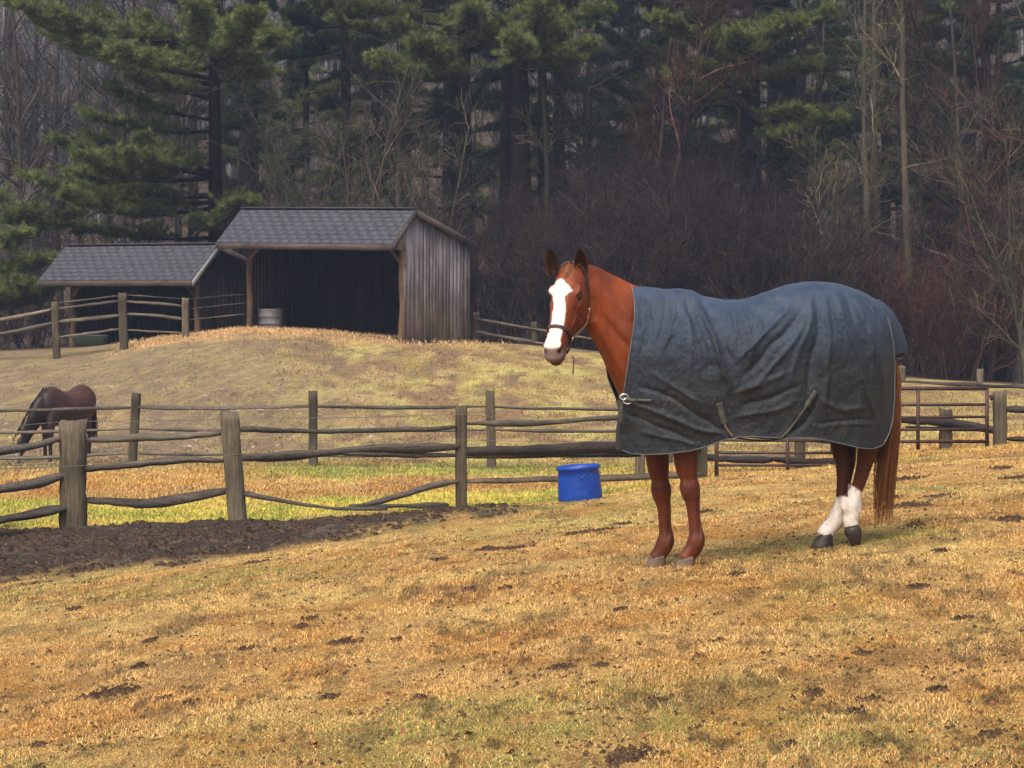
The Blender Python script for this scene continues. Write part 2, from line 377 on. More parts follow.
def clods():
    rs = np.random.RandomState(8)
    def lump(n, X, Y, r, flat):
        th, ph = np.meshgrid(np.arange(6)/6*2*math.pi, [0.35, .95, 1.57]); d = np.stack([np.cos(th)*np.sin(ph), np.sin(th)*np.sin(ph), np.cos(ph)], -1).reshape(-1, 3)
        d = np.vstack([d, [0, 0, 1]]); K = len(d)
        V = d[None]*(r[:, None, None]*(.6+.8*rs.rand(n, K, 1)))*np.array([1, 1, 1.0]); V[..., 2] *= flat
        V = V+np.stack([X, Y, zmesh(X, Y)-.002], 1)[:, None]
        q = []
        for a in range(2):
            for j in range(6): q.append([a*6+j, a*6+(j+1) % 6, (a+1)*6+(j+1) % 6, (a+1)*6+j])
        t = [[j, (j+1) % 6, 18] for j in range(6)]
        k = (np.arange(n)*K)[:, None, None]
        return V.reshape(-1, 3), (k+np.array(q)).reshape(-1, 4), (k+np.array(t)).reshape(-1, 3)
    soil = plain('damp_soil', (.062, .041, .028), .85, .12, var=.6, scale=12)
    N = 30000; Y = 17.5+rs.rand(N)*13.5; X = -7+rs.rand(N)*9
    k = mlook('mud', X, Y) > .35+.3*rs.rand(N); X, Y = X[k], Y[k]
    v, q, t = lump(len(X), X, Y, .005+.040*rs.rand(len(X))**4.5, .75)
    tag(mesh('mud_clods', v, [q, t], soil), 'churned wet mud lumps along the inside of the near fence', 'mud', kind='stuff')
    # turned-up tufts and droppings scattered over the pasture
    spots = [(117, 690, 70), (100, 693, 40), (345, 641, 40), (255, 563, 30), (140, 665, 20), (190, 706, 20), (165, 700, 18), (247, 647, 24), (310, 619, 22), (300, 628, 16), (468, 591, 20), (505, 590, 18), (40, 745, 20),
             (490, 548, 44), (515, 547, 26), (640, 756, 70), (618, 762, 40), (660, 702, 40), (815, 695, 24), (918, 587, 26), (735, 574, 20), (620, 610, 14), (560, 668, 24), (600, 665, 16), (870, 700, 30), (855, 712, 24),
             (910, 505, 60), (935, 498, 40), (890, 500, 30), (1010, 520, 40), (1000, 470, 26), (915, 527, 34), (905, 480, 40), (1015, 478, 40), (940, 552, 20), (700, 512, 26), (600, 530, 40), (575, 534, 30), (620, 524, 26), (960, 620, 22), (935, 690, 24),
             (720, 640, 14), (330, 700, 20), (75, 610, 20), (420, 700, 14), (860, 655, 16), (985, 735, 26), (790, 745, 24), (440, 560, 20), (395, 640, 16), (150, 640, 18)]
    Xs, Ys, Rr = [], [], []
    for px, py, wd in spots:
        lo, hi = 6.5, 27.0
        ys = np.linspace(lo, hi, 900); p, q_ = design((px-512)*ys/F, ys)
        y = ys[np.argmin(np.abs(q_-py))]; x = (px-512)*y/F; s = wd*y/F
        n = int(24+s*520)
        Xs.append(x+rs.randn(n)*s*.20); Ys.append(y+rs.randn(n)*s*.28); Rr.append(.004+.013*rs.rand(n)**2.2)
    for _ in range(2000):
        y = 1/(1/7.2-rs.rand()*(1/7.2-1/27)); x = (rs.rand()*2-1)*(y*.2+.5); n = rs.randint(2, 9)
        if masks(x, y)['mud'] > .3: continue
        Xs.append(x+rs.randn(n)*.05); Ys.append(y+rs.randn(n)*.05); Rr.append(.003+.009*rs.rand(n)**2)
    X = np.concatenate(Xs); Y = np.concatenate(Ys); v, q, t = lump(len(X), X, Y, np.concatenate(Rr), 1.15)
    tag(mesh('scattered_soil', v, [q, t], plain('dry_dung', (.085, .052, .030), .9, .15, var=.5, scale=20)), 'small dark clumps of turned soil and droppings over the dry grass', 'soil', kind='stuff')
    # stones and trodden lumps on the hill
    N = 2600; Y = 44+rs.rand(N)*18; X = (rs.rand(N)*2-1)*13
    k = mlook('trod', X, Y)+.12 > rs.rand(N); X, Y = X[k], Y[k]
    v, q, t = lump(len(X), X, Y, .015+.05*rs.rand(len(X))**2.5, .6)
    tag(mesh('hill_stones', v, [q, t], plain('stony_soil', (.27, .22, .17), .85, .2, var=.6, scale=3)), 'small stones and trodden lumps on the bare hillside', 'stones', kind='stuff')
    # fallen leaves
    N = 170; Y = 1/(1/7.2-rs.rand(N)*(1/7.2-1/24)); X = (rs.rand(N)*2-1)*(Y*.205+.4)
    a = rs.rand(N)*6.28; r = .010+.012*rs.rand(N); Z = zmesh(X, Y)+.014
    c = np.stack([X, Y, Z], 1); e1 = np.stack([np.cos(a), np.sin(a), rs.randn(N)*.4], 1)*r[:, None]; e2 = np.stack([-np.sin(a), np.cos(a), rs.randn(N)*.5+.3], 1)*r[:, None]*.6
    V = np.stack([c-e1, c+e2*.9, c+e1, c-e2], 1).reshape(-1, 3); q = np.arange(N*4).reshape(-1, 4)
    tag(mesh('fallen_leaves', V, q, plain('dead_leaf', (.20, .07, .03), .7, .3, var=.5, scale=3)), 'scattered rust coloured dead leaves on the near grass', 'leaves', kind='stuff')
# ================================================================ horses
HD = 14.9
def HP(px, py, dy=0.0): return W(px, py, HD+dy)
def unproj(v): return 512+F*v[:, 0]/v[:, 1], HY+(EYE-v[:, 2])*F/v[:, 1]
def loft_rings(rings):                      # rings (n,s,3) -> closed solid
    n, s, _ = rings.shape
    i = np.arange(n-1)[:, None]*s; j = np.arange(s); k = (j+1) % s
    q = np.stack([i+j, i+k, i+s+k, i+s+j], -1).reshape(-1, 4)
    v = np.vstack([rings.reshape(-1, 3), rings[0].mean(0), rings[-1].mean(0)])
    t = np.vstack([np.stack([np.full(s, n*s), k, j], 1), np.stack([np.full(s, n*s+1), (n-1)*s+j, (n-1)*s+k], 1)])
    return v, q, t
def ellip(c, r, ax=None, n=12):
    th, ph = np.meshgrid(np.arange(n)/n*2*math.pi, np.linspace(.02, math.pi-.02, n))
    d = np.stack([np.cos(th)*np.sin(ph), np.sin(th)*np.sin(ph), np.cos(ph)], -1)*np.asarray(r)
    if ax is not None: d = d@np.asarray(ax)
    return loft_rings(d+np.asarray(c))
def remesh(mb, voxel, iters=5):
    v = np.vstack(mb.v)
    tmp = mesh('tmp', v, [f for f in (np.vstack(mb.q) if mb.q else [], np.vstack(mb.t) if mb.t else []) if len(f)])
    r = tmp.modifiers.new('r', 'REMESH'); r.mode = 'VOXEL'; r.voxel_size = voxel
    s = tmp.modifiers.new('s', 'SMOOTH'); s.factor = .5; s.iterations = iters
    bpy.context.view_layer.update()
    dg = bpy.context.evaluated_depsgraph_get(); me = bpy.data.meshes.new_from_object(tmp.evaluated_get(dg))
    n = len(me.vertices); V = np.zeros(n*3, np.float32); me.vertices.foreach_get('co', V); V = V.reshape(-1, 3).astype(float)
    N = np.zeros(n*3, np.float32); me.vertices.foreach_get('normal', N); N = N.reshape(-1, 3)
    lv = np.zeros(len(me.loops), np.int32); me.loops.foreach_get('vertex_index', lv)
    lt = np.zeros(len(me.polygons), np.int32); me.polygons.foreach_get('loop_total', lt)
    ls = np.zeros(len(me.polygons), np.int32); me.polygons.foreach_get('loop_start', ls)
    fs = []
    for k in (3, 4):
        s_ = ls[lt == k]
        if len(s_): fs.append(lv[s_[:, None]+np.arange(k)])
    bpy.data.objects.remove(tmp); bpy.data.meshes.remove(me)
    return V, N, fs
def ribbon(P, N, width, thick, mb, side=None):
    P = np.asarray(P, float); N = np.asarray(N, float); N = N/(np.linalg.norm(N, axis=1)[:, None]+1e-9)
    T = np.gradient(P, axis=0); S = np.cross(T, N); S /= np.linalg.norm(S, axis=1)[:, None]+1e-9
    w = np.broadcast_to(np.asarray(width, float), (len(P),))[:, None]/2
    R4 = np.stack([P-S*w, P+S*w, P+S*w+N*thick, P-S*w+N*thick], 1)
    v, q, t = loft_rings(R4); mb.add(v, q, t)
def coat_material(name, col, dark, rough=.5, white=(.78, .74, .70)):
    m, nt, b = mat(name, rough, .35)
    c = mix(nt, col, tuple(x*.62 for x in col), ramp(nt, noise_n(nt, 7, 5, .6, (1, 1, .5)), [(.36, 0), (.60, 1)]))
    c = mix(nt, c, tuple(x*.5 for x in col), ramp(nt, noise_n(nt, 3.5, 3, .5), [(.42, 0), (.62, .8)]))
    hair = ramp(nt, noise_n(nt, 60, 4, .7, (1, 1, .22)), [(.3, .8), (.7, 1.2)])
    c = mix(nt, c, hair, 1, 'MULTIPLY')
    pass
    c = mix(nt, c, (.17, .115, .10), attr(nt, 'pink')); c = mix(nt, c, dark, attr(nt, 'dark'))
    w = mix(nt, white, (.42, .33, .25), ramp(nt, noise_n(nt, 24, 5, .7), [(.42, 0), (.68, .75)]))
    c = mix(nt, c, w, attr(nt, 'white'))
    
    setc(nt, b, c); bump(nt, b, noise_n(nt, 40, 6, .75, (1, 1, .35)), .55, .006)
    b.inputs['Sheen Weight'].default_value = .04; b.inputs['Sheen Roughness'].default_value = .4
    return m
def leg_tube(mb, secs, base, flat=.85, unit=HD/F, sub=3):
    s = np.array(secs, float); s = catmull(s, (len(s)-1)*sub+1)
    P = np.array([HP(a, b_, c) for a, b_, c in s[:, :3]]); 
    v, q, t = tube1(P, s[:, 3]*unit, 20, True, flat if s.shape[1] < 5 else s[:, 4], (0, 1, 0)); mb.add(v, q, t)
LEGC = [(668, 385, .12, 20), (660, 420, .12, 16), (657, 444, .12, 13), (657.5, 456, .12, 12), (658.5, 470, .12, 10.8), (660, 480, .12, 8.8), (660.8, 487, .12, 10.3), (661.8, 495, .12, 9.9), (663, 502, .12, 7.9), (664.3, 510, .12, 7.0),
        (665, 525, .12, 6.5), (666, 534, .12, 7.4), (665.6, 541, .12, 9.0), (663.5, 547, .12, 8.7), (660, 553, .12, 8.2), (656.5, 559, .12, 9.0)]
LEGD = [(690, 385, -.12, 22), (686, 420, -.12, 17), (685, 444, -.12, 13.5), (685.5, 456, -.12, 12.3), (687, 470, -.12, 10.8), (688.8, 479, -.12, 8.7), (689.6, 486, -.12, 10.2), (691, 494, -.12, 9.6), (692.6, 501, -.12, 7.6), (693.5, 510, -.12, 6.7),
        (695, 525, -.12, 6.3), (696.4, 533, -.12, 7.2), (696.3, 540, -.12, 8.9), (694.3, 547, -.12, 8.6), (690, 553, -.12, 8.2), (685.5, 559.5, -.12, 9)]
LEGA = [(848, 385, -.11, 22), (862, 405, -.11, 20), (871, 430, -.11, 15), (869, 443, -.10, 11.5), (867, 452, -.09, 10), (864.5, 464, -.07, 8.2), (861.5, 475, -.06, 7), (858, 486, -.05, 6.4), (854.8, 493, -.05, 6.9), (851.5, 500, -.05, 9.8), (851, 507, -.05, 10.0), (852, 514, -.05, 8.3), (850.5, 520, -.05, 7.6), (851.5, 526, -.05, 7.4)]
LEGB = [(832, 385, .11, 22), (838, 405, .11, 20), (843, 428, .09, 16), (843.5, 440, .08, 14), (844, 450, .07, 13), (845.3, 462, .05, 10.6), (844.5, 476, .04, 8), (843, 490, .04, 6.8), (841.8, 503, .04, 7.2), (840.3, 511, .04, 9), (837.5, 518, .04, 9.2), (832, 525, .04, 7.8), (827, 531, .04, 8.2), (824, 536, .04, 8.6)]
yaw = R(22)
h_ = np.array([-math.sin(yaw), -math.cos(yaw), 0]); UP = np.array([0, 0, 1.])
HA = h_*.55-UP*.835; HN = h_*.835+UP*.55; HL = np.array([math.cos(yaw), -math.sin(yaw), 0])
P0 = HP(569.5, 266, -.2)
HS = np.array([(-.035, .045, .04, -.02, -.09), (0, .074, .062, .006, -.15), (.05, .088, .08, .014, -.21), (.10, .095, .086, .018, -.262), (.15, .100, .090, .020, -.292), (.20, .099, .090, .020, -.305), (.26, .088, .084, .017, -.295),
               (.32, .075, .070, .013, -.255), (.38, .065, .058, .009, -.205), (.44, .060, .053, .005, -.168), (.50, .061, .056, .001, -.148), (.55, .064, .060, -.008, -.140), (.585, .059, .056, -.025, -.134), (.608, .040, .038, -.05, -.112)])
HS[:, 1:3] *= 1.05
def head_pt(s, l, n): return P0+HA*s+HL*l+HN*n
def head_ring(s, phi, off=0.0):
    a = [np.interp(s, HS[:, 0], HS[:, k]) for k in range(1, 5)]
    c, sn = np.cos(phi), np.sin(phi); e = .82
    k = (sn+1)/2; k = k*k*(3-2*k)
    hw = a[1]*(1-k)+a[0]*k
    mid = (a[2]+a[3])/2+.0; hh = (a[2]-a[3])/2
    l = np.sign(c)*np.abs(c)**e*(hw+off); n = mid+np.sign(sn)*np.abs(sn)**e*(hh+off)
    return P0+HA*s+HL*np.reshape(l, (-1, 1))+HN*np.reshape(n, (-1, 1))
def build_horse():
    gx = HP(740, 555)[0]; gz = float(zg(gx, HD))
    root = empty('horse', (gx, HD, gz), 'chestnut horse with a white blaze wearing a blue rug, standing on the near slope', 'horse')
    mb = MB()
    # trunk under the rug
    ts = catmull([(636, 306, 392, .12), (655, 303, 418, .17), (700, 304, 426, .21), (750, 311, 430, .235), (800, 300, 424, .24), (840, 298, 412, .22), (868, 308, 400, .16), (882, 325, 380, .08)], 30)
    th = np.arange(28)/28*2*math.pi
    rings = []
    for px, a, b_, hw in ts:
        t0, t1 = HP(px, a), HP(px, b_); c = (t0+t1)/2; hh = (t0[2]-t1[2])/2
        rings.append(c+np.outer(np.sin(th)*hh, UP)+np.outer(np.cos(th)*hw, [0, 1, 0]))
    mb.add(*loft_rings(np.array(rings)))
    # neck
    ns = catmull([(680, 300, 640, 424, 0, .17), (655, 292, 625, 408, 0, .155), (636, 285.5, 613, 383, -.02, .135), (618, 277, 601, 356, -.05, .112), (603, 269.5, 592, 339, -.09, .094), (590, 264.5, 584, 326, -.13, .084), (579, 264, 576, 314, -.17, .075)], 30)
    rings = []
    for a, b_, c_, d_, dy, hw in ns:
        t0, t1 = HP(a, b_, dy), HP(c_, d_, dy); c = (t0+t1)/2; A = (t0-t1)/2
        lat = np.array([.35*max(0, (650-a)/70), 1, 0]); lat /= np.linalg.norm(lat)
        s_ = np.sin(th); wid = hw*(1-.42*np.clip(s_, 0, 1)**1.5)      # narrower along the crest
        rings.append(c+np.outer(s_, A)+np.outer(np.cos(th)*wid, lat))
    mb.add(*loft_rings(np.array(rings)))
    # head
    hs = np.linspace(-.035, .608, 46); ph = np.arange(36)/36*2*math.pi
    hh = catmull(HS, 60)
    mb.add(*loft_rings(np.array([head_ring(s, ph) for s in hs])))
    AX = np.array([HA, HL, HN])
    for sg in (1, -1):
        mb.add(*ellip(head_pt(.160, sg*.084, -.014), (.040, .017, .015), AX))      # brow
        mb.add(*ellip(head_pt(.215, sg*.090, -.070), (.034, .012, .010), AX))      # lower lid
        mb.add(*ellip(head_pt(.30, sg*.068, -.080), (.085, .014, .012), AX))       # facial crest
        mb.add(*ellip(head_pt(.20, sg*.068, -.21), (.085, .032, .070), AX))        # cheek
        mb.add(*ellip(head_pt(.548, sg*.046, -.026), (.032, .020, .026), AX))      # nostril flare
    mb.add(*ellip(head_pt(.588, 0, -.122), (.026, .038, .024), AX))                # chin
    mb.add(*ellip(head_pt(.602, 0, -.070), (.020, .040, .030), AX))                # upper lip
    for L in (LEGC, LEGD, LEGA, LEGB): leg_tube(mb, L, 0)
    V, N, fs = remesh(mb, .0060, 3)
    rel = V-P0; s = rel@HA; l = rel@HL; n = rel@HN
    near = (s > -.1) & (s < .7) & (np.abs(l) < .16) & (n > -.32) & (n < .06)
    dark = np.zeros(len(V)); white = np.zeros(len(V)); pink = np.zeros(len(V))
    for sg in (1, -1):                                                             # nostrils and mouth
        d = np.sqrt(((s-.570)/1.45)**2+(l-sg*.051)**2+((n+.030)/1.3)**2)
        k = np.exp(-(d/.0195)**2); V -= N*(k*.020)[:, None]*near[:, None]; dark = np.maximum(dark, near*sstep(.35, .7, k))
        d = np.sqrt(((s-.187)/1.3)**2+(l-sg*.100)**2+((n+.046)/1.0)**2)            # eye socket
        k = np.exp(-(d/.020)**2); V -= N*(k*.009)[:, None]*near[:, None]; dark = np.maximum(dark, .75*near*sstep(.3, .8, k))
    mouth = np.exp(-((n+.103-(.6-s)*.10)/.006)**2)*sstep(.50, .53, s)*near
    V -= N*(mouth*.006)[:, None]; dark = np.maximum(dark, .85*sstep(.2, .7, mouth))
    px, py = unproj(V)
    for pl, w_, a_ in (([(591, 330), (600, 350), (612, 372), (622, 392)], 3.6, -.012), ([(596, 322), (606, 342), (618, 362), (628, 380)], 4.2, .010), ([(594, 300), (604, 318), (618, 336), (630, 348)], 4, -.008), ([(598, 284), (612, 300), (630, 316)], 5, .007),
                       ([(661, 455), (663, 470), (664, 480)], 1.6, -.006), ([(688, 455), (690, 470), (692, 480)], 1.6, -.006), ([(668, 502), (669, 518), (669, 534)], 1.2, -.005), ([(698, 500), (699, 518), (700, 532)], 1.2, -.007), ([(655, 484), (656, 490), (657, 496)], 1.6, .006), ([(684, 482), (685, 489), (686, 495)], 1.6, .006), ([(668, 546), (670, 541), (671, 537)], 1.8, .007), ([(699, 546), (701, 541), (702, 536)], 1.8, .007), ([(842, 498), (841, 504), (843, 509)], 1.6, .007), ([(862, 500), (862, 506), (861, 512)], 1.6, .006),
                       ([(575, 310), (581, 318), (587, 322)], 2.2, -.006), ([(561, 312), (563, 322), (565, 330)], 2.0, -.004)):
        pl = catmull(np.array(pl, float), 90); d = np.min(np.hypot(px[:, None]-pl[None, :, 0], py[:, None]-pl[None, :, 1]), 1)
        V = V+N*(a_*np.exp(-(d/w_)**2)*(N[:, 1] < .1))[:, None]
    bl = np.array([(278, 560, 561), (281, 557, 564), (284.5, 554.5, 568), (288, 550, 571), (290.5, 548, 573), (293, 550.5, 568.5), (297, 552.7, 564.3), (303, 553.6, 565.7), (309, 553.3, 566), (315, 552.3, 565), (324, 551, 564), (331, 549, 563), (337, 547, 561.7), (343, 545, 560.5), (350, 543, 560)])
    wob = (vn(V[:, 0]*60, V[:, 2]*60, 4)-.5)*1.4
    lo = np.interp(py, bl[:, 0], bl[:, 1]); hi = np.interp(py, bl[:, 0], bl[:, 2])
    face = near & (n > -.085) & (N[:, 1] < .2)
    white = np.maximum(white, face*sstep(-.5, .5, px-lo+wob)*sstep(-.5, .5, hi-px+wob)*sstep(277, 279, py)*sstep(350, 346, py))
    pink = np.maximum(pink, near*sstep(.53, .56, s)*.95)
    dark = np.maximum(dark, near*.45*sstep(.53, .59, s)*sstep(-.065, -.105, n)); 
    white = white*(1-np.clip(dark*1.2, 0, 1)*near)
    # white socks behind
    hind = (px > 800) & (py > 470) & ~near
    ln = np.where(px < 848, 497.0, 486+(px-851)*.55)
    white = np.maximum(white, hind*sstep(-1.2, 1.2, py-ln+wob*1.5))
    dark = np.maximum(dark, ((px > 800) & (py > 420) & ~near)*(1-white)*.72)
    fl = (px < 720) & (py > 440) & ~near
    dark = np.maximum(dark, fl*(.30+.25*vn(V[:, 0]*9, V[:, 2]*5, 8))); dark = np.maximum(dark, fl*.6*np.exp(-((py-489)/8)**2)); dark = np.maximum(dark, fl*.35*np.exp(-((py-541)/6)**2))
    dark = np.maximum(dark, fl*.3*sstep(640, 700, px)*0)
    # ears: leaf-shaped cups joined to the same mesh
    faces3 = [f for f in fs if f.shape[1] == 3]; faces4 = [f for f in fs if f.shape[1] == 4]
    Vs, D_, W_, Pk = [V], [dark], [white], [pink]; cnt = len(V)
    for (bx, by, tx, ty, wd, lean) in ((554.2, 275, 550.4, 248.5, 6.6, -.35), (582.3, 277, 579.2, 249, 7.2, .25)):
        nu, nv = 15, 16; b0, t0 = HP(bx, by, -.20), HP(tx, ty, -.245); ax = t0-b0
        out = np.array([1, 0, 0]); fwd = np.array([lean, -1, .25]); fwd /= np.linalg.norm(fwd); sd = np.cross(ax, fwd); sd /= np.linalg.norm(sd)
        for layer in (0, 1):
            vv = []
            for i in range(nv):
                v_ = i/(nv-1); w_ = wd*HD/F*(np.interp(v_, [0, .2, .45, .7, .88, 1], [.62, .9, 1.03, .78, .42, .02]))
                for j in range(nu):
                    u = (j/(nu-1)*2-1)
                    depth = (u*u-1)*w_*.95+(0 if layer == 0 else .006)
                    vv.append(b0+ax*v_+sd*(u*w_*(1 if layer else 1.06))+fwd*(depth+.008))
            vv = np.array(vv); ii = np.arange(nv-1)[:, None]*nu; jj = np.arange(nu-1)
            q = np.stack([ii+jj, ii+jj+1, ii+nu+jj+1, ii+nu+jj], -1).reshape(-1, 4)
            Vs.append(vv); faces4.append(q+cnt); cnt += len(vv)
            u = np.tile(np.abs(np.linspace(-1, 1, nu)), nv)
            D_.append((.97*sstep(1.02, .80, u)) if layer else np.full(len(vv), .1)); W_.append(np.zeros(len(vv))); Pk.append(np.zeros(len(vv)))
    CM = coat_material('chestnut_coat', (.225, .044, .007), (.018, .008, .006))
    fcs = ([np.vstack(faces4)] if faces4 else [])+([np.vstack(faces3)] if faces3 else [])
    body = mesh('body', np.vstack(Vs), fcs, CM, root, True, {'dark': np.concatenate(D_), 'white': np.concatenate(W_), 'pink': np.concatenate(Pk)})
    # eyes
    em, nt, b = mat('eye_glass', .08, .6); b.inputs['Base Color'].default_value = (.012, .007, .005, 1)
    for sg in (1, -1):
        e = MB(); e.add(*ellip(head_pt(.187, sg*.0845, -.044), (.0185, .0165, .0165), AX, 18)); e.build('eye', em, root, True)
    # hooves
    hm = plain('hoof_horn', (.13, .095, .065), .6, .3, var=.35, scale=14); hd = plain('dark_hoof_horn', (.035, .028, .026), .5, .4, var=.4, scale=14)
    u = HD/F
    def hoof(top, bot, m_, ground=True):
        o = MB(); rg = []
        for t in np.linspace(0, 1, 6):
            cx, cy, dy, r = np.array(top)*(1-t)+np.array(bot)*t
            c = HP(cx, cy, dy)
            if ground and t > .99: c[2] = float(zg(c[0], c[1]))-.004
            th_ = np.arange(24)/24*2*math.pi
            rx = r*u*(1+.06*t); rr = np.stack([np.cos(th_)*rx, np.sin(th_)*rx*.92, -.10*np.cos(th_)*rx*(1-t)*-1], 1)
            rr[:, 2] += np.cos(th_)*rx*.18*(1-t)
            rg.append(c+rr)
        o.add(*loft_rings(np.array(rg))); return o.build('hoof', m_, root, True)
    hoof((657.3, 556.5, .12, 9.0), (654.5, 567, .12, 10.6), hm); hoof((686.3, 557.3, -.12, 9.1), (682.5, 569, -.12, 11.6), hm)
    hoof((824.5, 534.5, .04, 8.8), (821.5, 547, .04, 10.6), hd)
    o = MB(); P = [HP(851.7, 526.5, -.05), HP(852.8, 531, -.05), HP(854.5, 536.5, -.05), HP(855.5, 542.5, -.05)]
    P[3][2] = float(zg(P[3][0], P[3][1]))-.002
    v, q, t = tube1(catmull(P, 8), np.array([6.8, 8.2, 8.7, 8.6, 8.0, 7.0, 5.6, 3.8])*u, 20, True, .9, (0, 1, 0)); o.add(v, q, t); o.build('hoof', hd, root, True)
    # forelock, mane and tail
    hairm, nt, b = mat('chestnut_hair', .45, .4)
    setc(nt, b, ramp(nt, attr(nt, 'rnd'), [(0, (.09, .028, .010)), (.6, (.21, .072, .022)), (1, (.36, .155, .055))]))
    rs = np.random.RandomState(5)
    def strands(name, starts, ctrl, M, r0, r1, n=9):
        P = ctrl; Rr = np.linspace(r0, r1, n)[None]*np.ones((len(P), 1)); v, q = tubes(P, Rr, 3)
        return mesh(name, v, q, hairm, root, True, {'rnd': np.repeat(rs.rand(len(P)), n*3)})
    M = 800; t = np.linspace(0, 1, 9)
    a = rs.rand(M)*2*math.pi; rr = np.sqrt(rs.rand(M)); ox, oy = np.cos(a)*rr, np.sin(a)*rr
    end = 432+rs.rand(M)**.8*94
    cx = np.interp(t, [0, .12, .3, .5, .7, .85, 1], [888, 893, 894.5, 891.5, 887.5, 884.8, 883.5]); spr = np.interp(t, [0, .1, .3, .5, .7, 1], [2.2, 3.8, 6.2, 8.8, 11, 11])
    dyb = np.interp(t, [0, .15, 1], [-.02, 0, 0]); P = np.zeros((M, 9, 3))
    for i in range(9):
        py = 352+(end-352)*t[i]; pxx = cx[i]+ox*spr[i]+rs.randn(M)*.35+np.sin(t[i]*5+a)*.5
        for k in range(M): P[k, i] = HP(pxx[k], py[k], dyb[i]+oy[k]*spr[i]*u*.8)
    strands('tail', None, P, M, .0024, .0007)
    M = 46; st = []
    for k in range(M):
        l0 = rs.randn()*.022; pts = [head_pt(s_, l0*(1-.2*s_/.1)+rs.randn()*.002, np.interp(s_, HS[:, 0], HS[:, 3])+.004+.006*math.sin(min(s_*30, 3.14))) for s_ in np.linspace(-.03, .045+.06*rs.rand(), 6)]; st.append(pts)
    v, q = tubes(np.array(st), np.linspace(.0028, .001, 6)[None]*np.ones((M, 1)), 3)
    mesh('forelock', v, q, hairm, root, True, {'rnd': np.repeat(rs.rand(M)*.9+.1, 18)})
    M = 260; st = []
    for k in range(M):
        t_ = rs.rand(); a_ = np.array([np.interp(t_, [0, .3, .6, 1], [586, 603, 618, 640]), np.interp(t_, [0, .3, .6, 1], [263.5, 269.5, 277, 287])])
        dy = np.interp(t_, [0, 1], [-.14, -.01]); L_ = 6+8*rs.rand()
        st.append([HP(a_[0]+i*.8+rs.randn()*.2, a_[1]-.1+i*i*.10*L_/8+.2*i, dy+.012+i*.012) for i in range(6)])
    v, q = tubes(np.array(st), np.linspace(.003, .0012, 6)[None]*np.ones((M, 1)), 3)
    mesh('mane', v, q, hairm, root, True, {'rnd': np.repeat(rs.rand(M)*.9+.1, 18)})
    build_halter(root)
    build_rug(root)
    return root
def build_halter(root):
    lm = plain('halter_webbing', (.045, .028, .028), .6, .4, var=.4, scale=20); wm = plain('worn_leather', (.23, .17, .12), .55, .4, var=.5, scale=20)
    mm, nt, b = mat('brass_fitting', .35, .5); b.inputs['Metallic'].default_value = .9; b.inputs['Base Color'].default_value = (.55, .47, .32, 1)
    def path(sp, off=.006, n=24):
        sp = catmull(np.array(sp, float), n); P = np.array([head_ring(s, np.array([R(p)]), off)[0] for s, p in sp])
        Q = np.array([head_ring(s, np.array([R(p)]), off+.02)[0] for s, p in sp]); return P, Q-P
    mb = MB(); P, N = path([(.425, p) for p in range(-200, 161, 30)], .003, 60); P[-1] = P[0]; ribbon(P, N, .021, .003, mb)
    hal = mb.build('halter', lm, root, True)
    for sg in (0, 1):
        f = (lambda p: p) if sg == 0 else (lambda p: 180-p)
        mb = MB(); P, N = path([(.43, f(-22)), (.37, f(-30)), (.31, f(-31)), (.25, f(-23)), (.18, f(-8))], .007, 26); ribbon(P, N, .020, .005, mb); mb.build('cheek_strap', wm, hal, True)
        mb = MB(); P, N = path([(.18, f(-8)), (.11, f(-2)), (.05, f(6)), (.0, f(20)), (-.025, f(50)), (-.035, f(88))], .009, 26); ribbon(P, N, .018, .004, mb); mb.build('crown_strap', lm, hal, True)
        for (s, p, r) in ((.43, -22, .017), (.19, -10, .014)):
            c = head_ring(s, np.array([R(f(p))]), .012)[0]; nn = head_ring(s, np.array([R(f(p))]), .05)[0]-c; nn /= np.linalg.norm(nn)
            e1 = np.cross(nn, HA); e1 /= np.linalg.norm(e1); e2 = np.cross(nn, e1); th = np.linspace(0, 2*math.pi, 17)
            mb = MB(); mb.tube(c+np.outer(np.cos(th)*r, e1)+np.outer(np.sin(th)*r, e2), .0032, 6, False, ref=nn); mb.build('ring', mm, hal, True)
    mb = MB(); P, N = path([(.25, -40), (.24, -58), (.235, -75), (.24, -90), (.235, -105), (.24, -125), (.25, -140)], .008, 26); ribbon(P, N, .018, .004, mb); mb.build('throat_strap', lm, hal, True)
    mb = MB(); P, N = path([(.43, -22), (.475, -42), (.515, -58)], .010, 14); ribbon(P, N, .024, .005, mb)
    a = P[-1]; Q = np.array([a, HP(573.2, 357, -.46), HP(573.4, 365, -.46), HP(572.8, 374, -.46)]); Q = catmull(Q, 12); ribbon(Q, np.tile([.4, -1, 0], (12, 1)), .007, .003, mb); mb.build('chin_strap', lm, hal, True)

